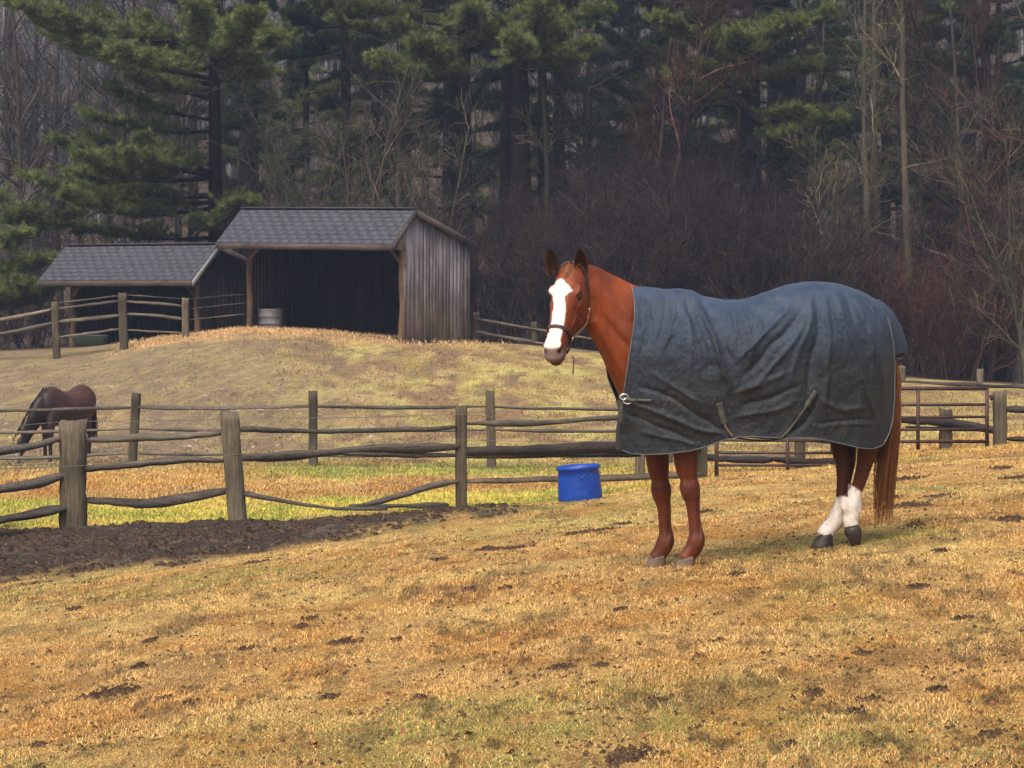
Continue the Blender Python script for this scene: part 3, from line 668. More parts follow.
TOPX = np.array([(600, 284), (630, 284), (640, 286.5), (652, 287.5), (665, 289), (680, 288.5), (692, 291), (705, 296.5), (722, 299.5), (738, 300), (752, 297), (765, 292.5), (778, 287.5), (790, 284), (803, 282), (820, 281.5), (836, 283), (850, 287), (862, 291.5), (874, 298), (884, 306), (891, 316), (897, 330)])
BOTX = np.array([(600, 449), (620, 449.5), (630, 453.5), (645, 454.5), (665, 454), (690, 451), (708, 446), (722, 440.5), (738, 437), (752, 436.5), (770, 437.5), (785, 438.5), (800, 437.5), (815, 438), (830, 441), (845, 444.5), (860, 448), (872, 449), (882, 446), (890, 437), (897, 424)])
XLN = np.array([(0, 631), (.04, 633), (.10, 634.6), (.18, 634.8), (.28, 633), (.38, 630.5), (.48, 628), (.58, 625.5), (.68, 623), (.78, 621), (.9, 620), (1, 622)])
XLF = np.array([(0, 631), (.10, 627), (.2, 619), (.32, 611), (.40, 607.5), (.48, 606), (.56, 607.5), (.62, 611), (.68, 615.5), (.75, 619), (.9, 620), (1, 622)])
XRR = np.array([(0, 884), (.06, 888), (.12, 891), (.2, 893.5), (.4, 895), (.7, 894.6), (.88, 893), (.96, 890), (1, 884)])
WX = np.array([(600, .10), (612, .12), (620, .145), (627, .175), (634, .195), (646, .225), (680, .27), (720, .295), (760, .31), (800, .315), (835, .305), (858, .275), (873, .23), (884, .17), (890, .12), (896, .05)])
FOLDS = [  # polyline in rug coordinates, half-width, height
 ([(640, 290), (642, 320), (637, 360)], 3.2, .012), ([(648, 291), (650, 325), (646, 350)], 3.5, -.010),
 ([(692, 292), (703, 318), (714, 345), (722, 372), (733, 392)], 4.2, .026), ([(684, 296), (694, 325), (704, 352), (714, 384)], 5, -.018), ([(700, 297), (712, 322), (722, 346), (735, 368)], 4.4, -.016),
 ([(676, 292), (672, 320), (662, 352)], 4.2, .014), ([(668, 292), (664, 318), (655, 345)], 4, -.010), ([(683, 300), (690, 340), (690, 380)], 4.2, .010),
 ([(733, 301), (745, 322), (752, 345), (748, 370)], 4.6, .018), ([(724, 301), (734, 325), (738, 350)], 4.5, -.013), ([(742, 299), (756, 318), (764, 336)], 4.5, -.015),
 ([(790, 306), (775, 324), (757, 342), (736, 362)], 4.8, .022), ([(800, 312), (784, 334), (765, 352), (742, 378)], 5, -.020), ([(804, 322), (790, 348), (770, 368), (748, 392)], 5, .016),
 ([(812, 292), (810, 320), (800, 352), (790, 385)], 4.5, .015), ([(818, 296), (817, 330), (810, 366), (806, 402)], 5, -.020), ([(826, 298), (829, 330), (829, 372), (824, 410)], 4.4, .017),
 ([(836, 296), (846, 322), (857, 352), (866, 388), (878, 424)], 3.8, .021), ([(842, 294), (855, 322), (866, 354), (874, 392)], 4, -.015), ([(850, 294), (866, 316), (878, 346), (884, 388)], 3.6, .017),
 ([(858, 296), (875, 318), (886, 344)], 3.4, -.012), ([(633, 402), (665, 416), (700, 430), (724, 434)], 4, .014), ([(628, 412), (660, 428), (694, 442)], 4.2, -.010), ([(640, 385), (668, 396), (696, 414), (722, 430)], 4, -.011),
 ([(652, 372), (676, 388), (702, 404)], 4.5, .010), ([(812, 424), (840, 420), (868, 421), (890, 423)], 2.2, -.005), ([(812, 428), (840, 424.5), (868, 426), (890, 428)], 2.2, .004),
 ([(740, 392), (766, 380), (792, 372)], 5, .012), ([(744, 404), (770, 396), (800, 386)], 5, -.012), ([(736, 416), (768, 410), (800, 404)], 4.5, .010), ([(822, 402), (846, 410), (870, 408)], 5, .011), ([(786, 436), (806, 420), (818, 398)], 3.6, -.014),
 ([(640, 432), (672, 440), (700, 444)], 3.4, .008), ([(762, 296), (784, 298), (806, 292)], 4, .008)]
def fold_disp(px, py):
    d = np.zeros_like(px); wx = (fbm(px*.03, py*.03, 91)-.5)*7; wy = (fbm(px*.03+5, py*.03, 92)-.5)*7
    X = px+wx; Y = py+wy
    for pl, w, a in FOLDS:
        a = a*.9; w = w*.68; pl = catmull(np.array(pl, float), 14); best = np.full(px.shape, 1e9); tt = np.zeros(px.shape)
        for k in range(len(pl)-1):
            p, q = pl[k], pl[k+1]; e = q-p; L2 = e@e
            t = np.clip(((X-p[0])*e[0]+(Y-p[1])*e[1])/L2, 0, 1); dd = (X-p[0]-t*e[0])**2+(Y-p[1]-t*e[1])**2
            m = dd < best; best = np.where(m, dd, best); tt = np.where(m, (k+t)/(len(pl)-1), tt)
        d += a*np.exp(-np.sqrt(best)**1.7/w**1.7)*np.clip(np.minimum(tt+.12, 1.05-tt)*4, 0, 1)
    d += .014*(fbm(px*.03, py*.02, 93, 3)-.5)+.010*(np.abs(fbm(px*.085, py*.045, 94, 4)-.5)*2-.3)+.004*(np.abs(fbm(px*.25, py*.16, 95, 3)-.5)*2)
    return d
def rug_dy(px, q):
    w = np.interp(px, WX[:, 0], WX[:, 1]); k = np.clip(q/.46, 0, 1)
    g = np.sqrt(np.clip(1-(1-k)**2.15, 0, 1)); g = g*(1-.05*sstep(.62, 1, q)+.02*np.sin(q*5))
    return w*g
def smooth_interp(x, tab):
    xs = np.linspace(tab[0, 0], tab[-1, 0], 400); ys = np.interp(xs, tab[:, 0], tab[:, 1])
    k = np.exp(-np.linspace(-2, 2, 13)**2); k /= k.sum(); yp = np.convolve(np.pad(ys, 6, 'edge'), k, 'valid')
    return np.interp(x, xs, yp)
def rug_pt(px, q, side=-1, off=0.0):        # q 0 top .. 1 hem; side -1 near, +1 far
    px = np.asarray(px, float); q = np.asarray(q, float)
    t = smooth_interp(px, TOPX); b_ = smooth_interp(px, BOTX)
    py = t*(1-q)+b_*q
    dy = rug_dy(px, q)
    d = fold_disp(px if side < 0 else px+37, py) 
    e = sstep(0, .10, q)
    dy = (dy+d*(.25+.75*e)+off)*(1 if side > 0 else -1)
    pyd = py-(d*.5*(1-e)*F/HD)-(off*(1-e)*F/HD)
    D = HD+dy
    return np.stack([(px-512)*D/F, D, EYE-(pyd-HY)*D/F], -1)
def build_rug(root):
    m, nt, b = mat('rug_canvas', .5, .45)
    c = ramp(nt, noise_n(nt, 5, 6, .7), [(.32, (.009, .020, .046)), (.55, (.018, .036, .076)), (.75, (.042, .066, .112))])
    # belly dirt together with painted shade, darkening the rug towards the hem
    tc = nt.nodes.new('ShaderNodeTexCoord'); sx = nt.nodes.new('ShaderNodeSeparateXYZ'); nt.links.new(tc.outputs['Object'], sx.inputs[0])
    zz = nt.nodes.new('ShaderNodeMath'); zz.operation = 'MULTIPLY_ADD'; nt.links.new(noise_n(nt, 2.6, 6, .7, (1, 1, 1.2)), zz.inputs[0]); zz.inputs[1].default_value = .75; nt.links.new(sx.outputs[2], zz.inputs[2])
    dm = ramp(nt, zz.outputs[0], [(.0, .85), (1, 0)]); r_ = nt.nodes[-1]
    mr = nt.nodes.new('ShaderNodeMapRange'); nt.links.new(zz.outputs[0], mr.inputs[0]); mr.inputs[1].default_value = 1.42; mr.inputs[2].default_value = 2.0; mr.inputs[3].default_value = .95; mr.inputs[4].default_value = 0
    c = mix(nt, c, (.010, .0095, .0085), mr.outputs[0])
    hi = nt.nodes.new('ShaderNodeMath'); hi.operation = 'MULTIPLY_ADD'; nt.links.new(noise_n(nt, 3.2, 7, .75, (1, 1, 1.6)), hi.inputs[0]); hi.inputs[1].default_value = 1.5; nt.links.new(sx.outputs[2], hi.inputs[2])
    top_light = nt.nodes.new('ShaderNodeMapRange'); nt.links.new(hi.outputs[0], top_light.inputs[0]); top_light.inputs[1].default_value = 2.15; top_light.inputs[2].default_value = 2.75; top_light.inputs[3].default_value = 0; top_light.inputs[4].default_value = .32
    c = mix(nt, c, (.115, .135, .155), top_light.outputs[0])  # top highlights painted in as pale grey patches on the upper rug
    sp = ramp(nt, noise_n(nt, 48, 3, .6), [(.70, 0), (.75, .6)]); c = mix(nt, c, (.30, .27, .22), sp)
    sm = ramp(nt, noise_n(nt, 9, 6, .75, (1, 1, .6)), [(.55, 0), (.72, .35)]); c = mix(nt, c, (.085, .075, .06), sm)
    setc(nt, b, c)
    bump(nt, b, noise_n(nt, 34, 8, .8), .8, .010)
    b.inputs['Sheen Weight'].default_value = .05; b.inputs['Sheen Roughness'].default_value = .5; b.inputs['Specular IOR Level'].default_value = .5; b.inputs['Specular Tint'].default_value = (.72, .84, 1, 1)
    rr = ramp(nt, noise_n(nt, 7, 4), [(.3, .36), (.7, .56)]); nt.links.new(rr, b.inputs['Roughness'])
    na, nq = 300, 170
    A, Q = np.meshgrid(np.linspace(0, 1, na), np.linspace(0, 1, nq)); Vn = []
    for side, XL in ((-1, XLN), (1, XLF)):
        xl = smooth_interp(Q, XL); xr = smooth_interp(Q, XRR)
        Vn.append(rug_pt(xl+(xr-xl)*A, Q, side).reshape(-1, 3))
    i = np.arange(nq-1)[:, None]*na; j = np.arange(na-1); q = np.stack([i+j, i+na+j, i+na+j+1, i+j+1], -1).reshape(-1, 4)
    mb = MB(); mb.add(Vn[0], q); mb.add(Vn[1], q[:, ::-1])
    # chest closure
    T, Q2 = np.meshgrid(np.linspace(-1, 1, 40), np.linspace(.70, 1, 40))
    ln = rug_pt(smooth_interp(Q2[:, 0], XLN), Q2[:, 0], -1); rn = rug_pt(smooth_interp(Q2[:, 0], XLF), Q2[:, 0], 1)
    tt = (T+1)/2
    vc = ln[:, None]*(1-tt[..., None])+rn[:, None]*tt[..., None]; vc[..., 0] -= (np.cos(T*math.pi/2)*.022+.004*np.sin(T*9+Q2*8))*sstep(.70, .98, Q2)
    i = np.arange(39)[:, None]*40; j = np.arange(39); q2 = np.stack([i+j, i+40+j, i+40+j+1, i+j+1], -1).reshape(-1, 4)
    mb.add(vc.reshape(-1, 3), q2)
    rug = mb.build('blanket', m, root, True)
    so = rug.modifiers.new('thickness', 'SOLIDIFY'); so.thickness = .006; so.offset = -1
    # tail flap
    cl = catmull([(878, 299), (887, 306), (894.5, 315), (900.5, 326), (905, 337), (908, 347), (907.5, 354), (902, 358.5)], 30); U = np.linspace(-1, 1, 31)
    G = np.zeros((30, 31, 3))
    for a_, (x_, y_) in enumerate(cl):
        wd = .12+.015*a_/30; k = (np.abs(U)**2.2)
        for b_i, t_ in enumerate(U):
            G[a_, b_i] = HP(x_-13.5*k[b_i]+.6*math.sin(t_*7+a_*.2), y_+4*k[b_i]*(1 if a_ < 25 else 0), wd*t_*(.45 if t_ < 0 else 1))
    i = np.arange(29)[:, None]*31; j = np.arange(30); q3 = np.stack([i+j, i+31+j, i+31+j+1, i+j+1], -1).reshape(-1, 4)
    fb = MB(); fb.add(G.reshape(-1, 3), q3); fo = fb.build('tail_flap', m, rug, True); s2 = fo.modifiers.new('thickness', 'SOLIDIFY'); s2.thickness = .006
    tm = plain('trim_tape', (.10, .11, .12), .6, .3, var=.3, scale=10)
    def trim(name, P, r=.0045):
        t = MB(); t.tube(P, r, 6, True, ref=(.1, 1, .2)); return t.build(name, tm, rug, True)
    qs = np.linspace(0, .70, 60); trim('trim', rug_pt(smooth_interp(qs, XLN), qs, -1, .004)); qs = np.linspace(0, 1, 60)
    trim('trim', rug_pt(smooth_interp(qs*.72, XLF), qs*.72, 1, .003), .0035)
    xs = np.linspace(622, 884, 220); trim('trim', rug_pt(xs, np.ones_like(xs), -1, .003), .0028)
    qs = np.linspace(.05, 1, 80); trim('trim', rug_pt(smooth_interp(qs, XRR), qs, -1, .004))
    trim('trim', np.vstack([G[-1, 4:-3], G[8:, -3][::-1]])+np.array([0.003, -.003, 0]), .004)
    # straps, chest buckle
    wb = plain('strap_webbing', (.062, .062, .056), .7, .3, var=.3, scale=20); mtl, nt2, b2 = mat('steel_buckle', .3, .5); b2.inputs['Metallic'].default_value = .9; b2.inputs['Base Color'].default_value = (.6, .6, .58, 1)
    def on_rug(pts, n=20, off=.010):
        pts = catmull(np.array(pts, float), n); t = smooth_interp(pts[:, 0], TOPX); bb = smooth_interp(pts[:, 0], BOTX)
        q = (pts[:, 1]-t)/(bb-t); return rug_pt(pts[:, 0], np.clip(q, 0, 1.02), -1, off)
    def strap(name, pts, wd, mt=wb, off=.010):
        s_ = MB(); P = on_rug(pts, 20, off); ribbon(P, np.tile([0, -1, .12], (len(P), 1)), wd, .004, s_); return s_.build(name, mt, rug, True)
    strap('strap', [(719, 403), (721.5, 413), (724.5, 424)], .035); thin = plain('thin_strap', (.12, .085, .05), .7, .3, var=.4)
    strap('strap', [(724.5, 424), (728, 431), (733, 436.5)], .014, thin)
    strap('strap', [(816, 391), (811, 399), (806, 407)], .030); strap('strap', [(806, 407), (797, 420), (788, 431), (781, 438)], .012, wb)
    strap('strap', [(637, 400), (644, 400.5), (652, 400.5)], .016)
    a, b_ = HP(733, 437, -.27), HP(781, 438.5, -.27); s_ = MB(); P = catmull([a, HP(752, 440, -.2), HP(768, 440.5, -.2), b_], 16); ribbon(P, np.tile([0, -1, 0], (16, 1)), .012, .004, s_); s_.build('strap', wb, rug, True)
    bk = MB()
    for (cx, cy) in ((624, 397), (627.5, 401)):
        c_ = HP(cx, cy, -.235); th = np.linspace(0, 2*math.pi, 13); e = np.stack([np.cos(th)*.024, 0*th, np.sin(th)*.017], 1); bk.tube(c_+e, .0045, 6, False, ref=(0, 1, 0))
    bk.build('buckle', mtl, rug, True)
    s_ = MB(); P = catmull([HP(618.5, 398, -.1), HP(624, 398.5, -.22), HP(629, 400, -.24), HP(636, 401, -.245)], 14); ribbon(P, np.tile([-.2, -1, 0], (14, 1)), .024, .005, s_); s_.build('strap', wb, rug, True)
    s_ = MB(); P = catmull([HP(622, 402, -.215), HP(621, 414, -.215), HP(620.5, 424, -.205)], 10); ribbon(P, np.tile([-.2, -1, 0], (10, 1)), .018, .005, s_); s_.build('strap', wb, rug, True)

def build_grazer():
    D = 46.5; gx = (64-512)*D/F; sc = .97; ang = math.pi+R(66)     # faces left and towards us
    gz = float(zg(gx, D))-.06
    root = empty('horse', (gx, D, gz), 'dark bay horse grazing head down behind the far rail fence', 'horse')
    ca, sa = math.cos(ang), math.sin(ang)
    def T(v): v = np.asarray(v, float)*sc; return np.stack([gx+v[..., 0]*ca-v[..., 1]*sa, D+v[..., 0]*sa+v[..., 1]*ca, gz+v[..., 2]], -1)
    mb = MB(); th = np.arange(20)/20*2*math.pi
    rg = []
    for x, zt, zb, hw in catmull([(.80, 1.18, .86, .10), (.68, 1.36, .76, .19), (.42, 1.46, .70, .25), (.05, 1.35, .68, .30), (-.3, 1.36, .70, .30), (-.58, 1.46, .80, .28), (-.80, 1.38, .90, .21), (-.92, 1.2, 1.0, .10)], 22):
        c = np.array([x, 0, (zt+zb)/2]); rg.append(T(c+np.outer(np.sin(th)*(zt-zb)/2, UP)+np.outer(np.cos(th)*hw, [0, 1, 0])))
    mb.add(*loft_rings(np.array(rg)))
    def limb(pts, n=16, flat=.8):
        p = catmull(np.array(pts, float), n*2); P = T(p[:, :3]); v, q, t = tube1(P, p[:, 3]*sc, 14, True, flat, (-sa, ca, 0)); mb.add(v, q, t)
    limb([(.40, 0, 1.15, .30), (.68, -.02, 1.05, .25), (.86, -.08, .82, .19), (.96, -.15, .60, .145), (1.02, -.20, .44, .12)], flat=.55)
    limb([(1.00, -.20, .50, .09), (1.05, -.22, .40, .135), (1.09, -.24, .26, .105), (1.13, -.26, .12, .07), (1.14, -.265, .04, .058)], flat=.62)
    for sy, dx in ((.15, .12), (-.15, -.14)):
        limb([(.52+dx*.4, sy, .95, .15), (.54+dx, sy, .70, .095), (.55+dx, sy, .46, .062), (.55+dx, sy, .40, .062), (.55+dx, sy, .30, .043), (.55+dx, sy, .14, .045), (.57+dx, sy, .07, .045), (.60+dx, sy, .01, .06)])
    for sy, dx in ((.15, .10), (-.15, -.08)):
        limb([(-.62+dx*.3, sy, 1.05, .22), (-.60+dx, sy, .80, .14), (-.74+dx, sy, .56, .07), (-.77+dx, sy, .48, .065), (-.74+dx, sy, .30, .045), (-.72+dx, sy, .14, .048), (-.69+dx, sy, .07, .048), (-.66+dx, sy, .01, .062)])
    V, N, fs = remesh(mb, .016, 3)
    r = V-np.array([gx, D, gz]); lx = r[:, 0]*ca+r[:, 1]*sa; lz = r[:, 2]
    white = (lx > 1.02)*(lz < .34)*sstep(.05, 0, np.abs(-r[:, 0]*sa+r[:, 1]*ca+.24)-.03)*sstep(1.08, 1.13, lx)
    CM = coat_material('bay_coat', (.085, .030, .017), (.012, .009, .009), .55)
    dark = np.maximum(sstep(.62, .42, lz)*.8, .75*sstep(.35, .75, lx))
    fs = sorted(fs, key=lambda f: -f.shape[1])
    mesh('body', V, fs, CM, root, True, {'dark': dark*(1-white*.6), 'white': white*.45, 'pink': white*0})
    hm = plain('black_hair', (.012, .010, .010), .6, .3)
    rs = np.random.RandomState(3); M = 120; P = np.zeros((M, 7, 3))
    for k in range(M):
        o = rs.randn(2)*.035; e = .35+.25*rs.rand()
        P[k] = T(np.stack([np.interp(np.linspace(0, 1, 7), [0, .2, 1], [-.88, -.97, -1.0+o[0]]), np.linspace(0, 1, 7)*o[1]+o[1]*.4, np.interp(np.linspace(0, 1, 7), [0, .2, 1], [1.28, 1.15, e])], 1))
    v, q = tubes(P, np.linspace(.010, .004, 7)[None]*np.ones((M, 1)), 3); mesh('tail', v, q, hm, root, True)
    M = 150; P = np.zeros((M, 5, 3))
    for k in range(M):
        t = rs.rand(); x0 = np.interp(t, [0, .5, 1], [.55, .85, 1.12]); yo = np.interp(t, [0, .5, 1], [0, -.06, -.2]); z0 = np.interp(t, [0, .5, 1], [1.42, 1.12, .60]); s_ = rs.choice([-1, 1]); f = np.linspace(0, 1, 5)
        P[k] = T(np.stack([x0+.06+f*.03, s_*(.02+.10*f)+rs.randn()*.01+yo, z0+.03-.20*f**1.5*(1+.3*rs.rand())], 1))
    v, q = tubes(P, np.linspace(.008, .003, 5)[None]*np.ones((M, 1)), 3); mesh('mane', v, q, hm, root, True)
    mb = MB()
    for sy in (.06, -.06):
        a = T(np.array([[1.0, sy-.20, .56], [.97, sy*1.6-.20, .67]])); mb.tube(np.array([a[0], a[0]*.5+a[1]*.5, a[1]]), [.03, .034, .006], 8)
    mb.build('ears', hm, root, True).name = 'ear'
# ================================================================ shelters, fences, gates, tubs
def build_things():
    roofm = None
    WOOD = wood_mat('weathered_rail', (.050, .040, .034), (.22, .19, .16), (.9, 14, 14), moss=.65)
    WOODX = WOOD
    POST = wood_mat('weathered_post', (.042, .034, .024), (.20, .168, .115), (14, 14, .8), moss=.95)
    DARKW = wood_mat('dark_rail', (.018, .014, .014), (.085, .068, .060), (.9, 14, 14), moss=.15)
    WET = wood_mat('lichen_rail', (.08, .066, .048), (.29, .245, .19), (.9, 14, 14), moss=.5)
    rs = np.random.RandomState(11)
    def rail(parent, pts, r, m, flat=.62, n=14, taper=.62):
        r = r*1.0
        """pts: list of (px,py,D); a split rail with tapered ends"""
        P = np.array([W(*p) for p in pts]); P = catmull(P, n)
        wv = np.cumsum(rs.randn(n)); wv -= np.linspace(wv[0], wv[-1], n); P[:, 2] += wv*r*.07+rs.randn(n)*r*.03; P[:, 1] += rs.randn(n)*r*.05
        t = np.linspace(0, 1, n); e = np.minimum(t, 1-t); rad = r*(taper+(1-taper)*sstep(0, .12, e))*(1+.16*np.interp(t, np.linspace(0, 1, 5), rs.randn(5))+.03*rs.randn(n))
        v, q, tt = tube1(P, rad, 5, True, flat*(1+.12*np.interp(t, np.linspace(0, 1, 4), rs.randn(4))), (0, 0, 1), 0, rs.rand()*6)
        jj = (1+.20*rs.randn(1, 5, 1))*(1+.05*rs.randn(n, 5, 1)); vv = v[:n*5].reshape(n, 5, 3); cc = vv.mean(1, keepdims=True); v[:n*5] = (cc+(vv-cc)*jj).reshape(-1, 3)
        mb = MB(); mb.add(v, q, tt); return mb.build('rail', m, parent)
    def post(parent, px, ytop, D, w, m=POST, lean=0.0, d=None, name='post', basepx=None, cap=0.0):
        top = W(px, ytop, D); bx = (basepx if basepx is not None else px); b = W(bx, ytop, D); gz = float(zg(b[0], D))
        n = 12; t = np.linspace(0, 1, n)[:, None]
        base = np.array([b[0], D, gz-.25]); P = base*(1-t)+(top)*t
        hw = w/2*D/F; hd = hw*.85 if d is None else d
        prof = np.array([[-1, -.8], [-.55, -1.05], [.1, -.95], [.6, -1.02], [1, -.75], [1.03, .1], [.9, .85], [.2, 1], [-.5, .95], [-1.02, .7], [-.97, 0]])
        j = 1+rs.randn(n, len(prof), 2)*.035+rs.randn(1, len(prof), 2)*.06
        rg = P[:, None]+np.concatenate([prof[None]*j*np.array([hw, hd]), np.zeros((n, len(prof), 1))], -1)
        rg[-1, :, 2] += prof[:, 0]*cap*hw+rs.randn(len(prof))*hw*.12
        v, q, tt = loft_rings(rg); mb = MB(); mb.add(v, q, tt); return mb.build(name, m, parent)
    # ---- near fence
    a = W(461, 500, 31.5); nf = empty('rail_fence', (a[0], 31.5, float(zg(a[0], 31.5))), 'long mossy split rail fence along the muddy edge of the near slope', 'fence')
    post(nf, -140, 415, 27.3, 24); post(nf, 73, 421.5, 29.5, 24, cap=.1); post(nf, 229, 411.5, 29.8, 17, basepx=240, cap=-.15); post(nf, 461, 406, 31.5, 10.5); post(nf, 702, 436, 33.4, 10)
    L, A, B_, C_, E = 27.4, 29.5, 29.8, 31.5, 33.3
    rail(nf, [(-135, 488, L), (-30, 458, 28.4), (30, 447, 29), (64, 438, A)], .075, WOOD)
    rail(nf, [(-135, 515, L), (-30, 495, 28.4), (30, 485, 29), (68, 474.5, A)], .075, WOOD)
    rail(nf, [(-135, 545, L), (-30, 524, 28.4), (30, 514, 29), (70, 506, A)], .085, WOOD)
    rail(nf, [(82, 440, A), (130, 438.5, 29.6), (180, 436, 29.7), (222, 433, B_)], .055, WET)
    rail(nf, [(82, 470, A), (120, 467, 29.6), (170, 462, 29.7), (226, 461, B_)], .075, WOOD)
    rail(nf, [(84, 500.5, A), (110, 502.5, 29.5), (160, 502.5, 29.6), (228, 491, B_)], .065, WOOD)
    rail(nf, [(236, 429.5, B_), (300, 431.5, 30.4), (380, 430, 31), (459, 427.5, C_)], .070, WOOD)
    rail(nf, [(238, 458, B_), (300, 456, 30.4), (380, 449, 31), (459, 447, C_)], .085, WOOD)
    rail(nf, [(330, 452.5, 30.6), (390, 455, 31), (459, 456, C_)], .05, WOOD)
    rail(nf, [(240, 493, B_), (270, 499.5, 29.9), (330, 508, 30.2), (386, 509, 30.6)], .06, WOOD, flat=.5)
    rail(nf, [(365, 505, 30.8), (400, 497, 31.1), (430, 488.5, 31.3), (461, 481, C_)], .065, WOOD)
    rail(nf, [(350, 506.5, 31.2), (400, 506, 31.6), (448, 505, 32)], .05, WOOD)
    rail(nf, [(464, 424, C_), (530, 423, 32), (600, 419, 32.6), (700, 414, E)], .075, WOOD)
    rail(nf, [(464, 451, C_), (530, 450.5, 32), (600, 447, 32.6), (700, 446, E)], .090, DARKW)
    rail(nf, [(464, 457, 31.7), (560, 456, 32.4), (640, 455, 33)], .045, WOOD)
    rail(nf, [(464, 481.5, C_), (530, 480, 32), (600, 478.5, 32.6), (700, 474, E)], .060, WET)
    wm, nt, b = mat('fence_wire', .5, .4); b.inputs['Base Color'].default_value = (.16, .15, .12, 1)
    for ys in ([(-130, 433), (73, 421), (229, 418), (461, 414), (702, 430)], [(-130, 470), (73, 466), (229, 455), (461, 440), (702, 440)]):
        Ds = [27.3, 29.35, 29.65, 31.4, 33.3]; P = []
        for k in range(4):
            for t in np.linspace(0, 1, 8, endpoint=False):
                p = W(ys[k][0]*(1-t)+ys[k+1][0]*t, ys[k][1]*(1-t)+ys[k+1][1]*t+6*t*(1-t), Ds[k]*(1-t)+Ds[k+1]*t); P.append(p)
        mb = MB(); mb.tube(np.array(P), .0035, 4); mb.build('wire', wm, nf)
    # ---- far fence across the paddock
    a = W(313, 466, 43.5); ff = empty('rail_fence', (a[0], 43.5, float(zg(a[0], 43.5))), 'thin three rail fence across the middle of the paddock, in front of the grazing horse', 'fence')
    pp = [(-60, 396, 45.6), (136.5, 393, 44.4), (313, 391, 43.2), (490, 390.5, 42.6), (668, 392, 42.4), (835, 395, 42.2)]
    for k, (px, y, D) in enumerate(pp): post(ff, px, y, D, 8.5, basepx=px-(5 if k == 1 else 2 if k == 3 else 0)*-1*(-1 if k == 1 else 1))
    rows = [(412, 407.5, 406.5, 406.5, 408, 411), (434, 429, 432, 430, 431, 433), (459, 453, 455.5, 455, 455, 457)]
    for row in rows:
        for k in range(5):
            a, b_ = pp[k], pp[k+1]; sag = rs.rand()*2-.4
            rail(ff, [(a[0]+2, row[k], a[2]-.04), ((a[0]+b_[0])/2, (row[k]+row[k+1])/2+sag, (a[2]+b_[2])/2-.04), (b_[0]-2, row[k+1], b_[2]-.04)], .052 if row is not rows[1] else .042, WOOD, n=12)
    # ---- fence on the hill before the left shelter
    a = W(122, 340, 62.5); hf = empty('rail_fence', (a[0], 62.5, float(zg(a[0], 62.5))), 'weathered rail fence on the crest before the low left shelter', 'fence')
    hp = [(-70, 318, 64.8), (55, 302, 63.2), (122.5, 293, 62.6), (185.5, 298, 62.4)]
    for k, (px, y, D) in enumerate(hp): post(hf, px, y, D, 8 if k == 2 else 7, basepx=px+(2 if k in (1, 2) else 0))
    D0 = 63.2
    rail(hf, [(-68, 330, 64.8), (0, 319, 64), (53, 309, D0)], .075, WET); rail(hf, [(-68, 346, 64.8), (0, 334, 64), (53, 323, D0)], .08, WOOD)
    rail(hf, [(57, 303, D0), (90, 299, 63), (120, 295.5, 62.7)], .03, WOOD); rail(hf, [(57, 309, D0), (90, 305, 63), (120, 301, 62.7)], .06, WOOD)
    rail(hf, [(57, 322, D0), (90, 319, 63), (120, 315.5, 62.7)], .06, WET); rail(hf, [(57, 337, D0), (90, 333, 63), (120, 329, 62.7)], .055, WOOD)
    rail(hf, [(125, 295, 62.6), (183, 299, 62.5)], .025, WOOD); rail(hf, [(125, 301.5, 62.6), (155, 303, 62.5), (183, 306, 62.4)], .055, WOOD)
    rail(hf, [(125, 314, 62.6), (155, 316, 62.5), (183, 319, 62.4)], .055, WOOD); rail(hf, [(125, 330, 62.6), (155, 331.5, 62.5), (183, 333, 62.4)], .04, WET)
    for y0, y1 in ((299, 294), (309, 303), (320, 314)): rail(hf, [(188, y0, 62.5), (216, (y0+y1)/2, 62.9), (246, y1, 63.5)], .02, WOOD)
    # ---- fence along the wood edge
    a = W(534, 345, 67); bf = empty('rail_fence', (a[0], 67, float(zg(a[0], 67))), 'low grey rail fence running from the tall shelter along the wood', 'fence')
    bp = [(476, 312, 66.5), (534, 322, 66.5), (604, 334, 66.2), (676, 343, 65.6), (750, 350, 65), (826, 358, 64.4), (902, 366, 63.6), (980, 369, 63), (1060, 371, 62.5)]
    for px, y, D in bp: post(bf, px, y, D, 6)
    for k in range(8):
        a, b_ = bp[k], bp[k+1]
        for dy, r in ((7 if k < 6 else 16, .075 if k < 6 else .10), (20, .07)):
            dy2 = dy if k < 5 else 16 if dy < 18 else 22
            rail(bf, [(a[0], a[1]+dy, a[2]-.06), ((a[0]+b_[0])/2, (a[1]+b_[1])/2+dy+rs.rand(), (a[2]+b_[2])/2-.06), (b_[0], b_[1]+dy2, b_[2]-.06)], r, WOOD if k < 5 else DARKW, n=10)
    # ---- rails and posts by the gates
    a = W(1000, 447, 35.2); gf = empty('rail_fence', (a[0], 35.2, float(zg(a[0], 35.2))), 'short run of dark rails hung on the stout post right of the metal gates', 'fence')
    post(gf, 1000, 391.5, 35.2, 13, cap=.1); post(gf, 1085, 394, 34.6, 13)
    rail(gf, [(1005, 409, 35.2), (1040, 410.5, 35), (1080, 412, 34.7)], .085, DARKW); rail(gf, [(1005, 438, 35.2), (1080, 440, 34.7)], .07, DARKW)
    a = W(946, 440, 38.5); lf = empty('rail_fence', (a[0], 38.5, float(zg(a[0], 38.5))), 'dark sagging rails on short stumps behind the two metal gates', 'fence')
    post(lf, 946, 410, 38.5, 12); post(lf, 640, 428, 38.5, 10); post(lf, 800, 420, 38.5, 10)
    rail(lf, [(845, 416, 38.6), (900, 420.5, 38.5), (946, 424, 38.4), (1000, 432, 38.2)], .085, DARKW); rail(lf, [(640, 442, 38.5), (720, 435, 38.5), (800, 440, 38.5), (850, 443, 38.5)], .085, WOOD)
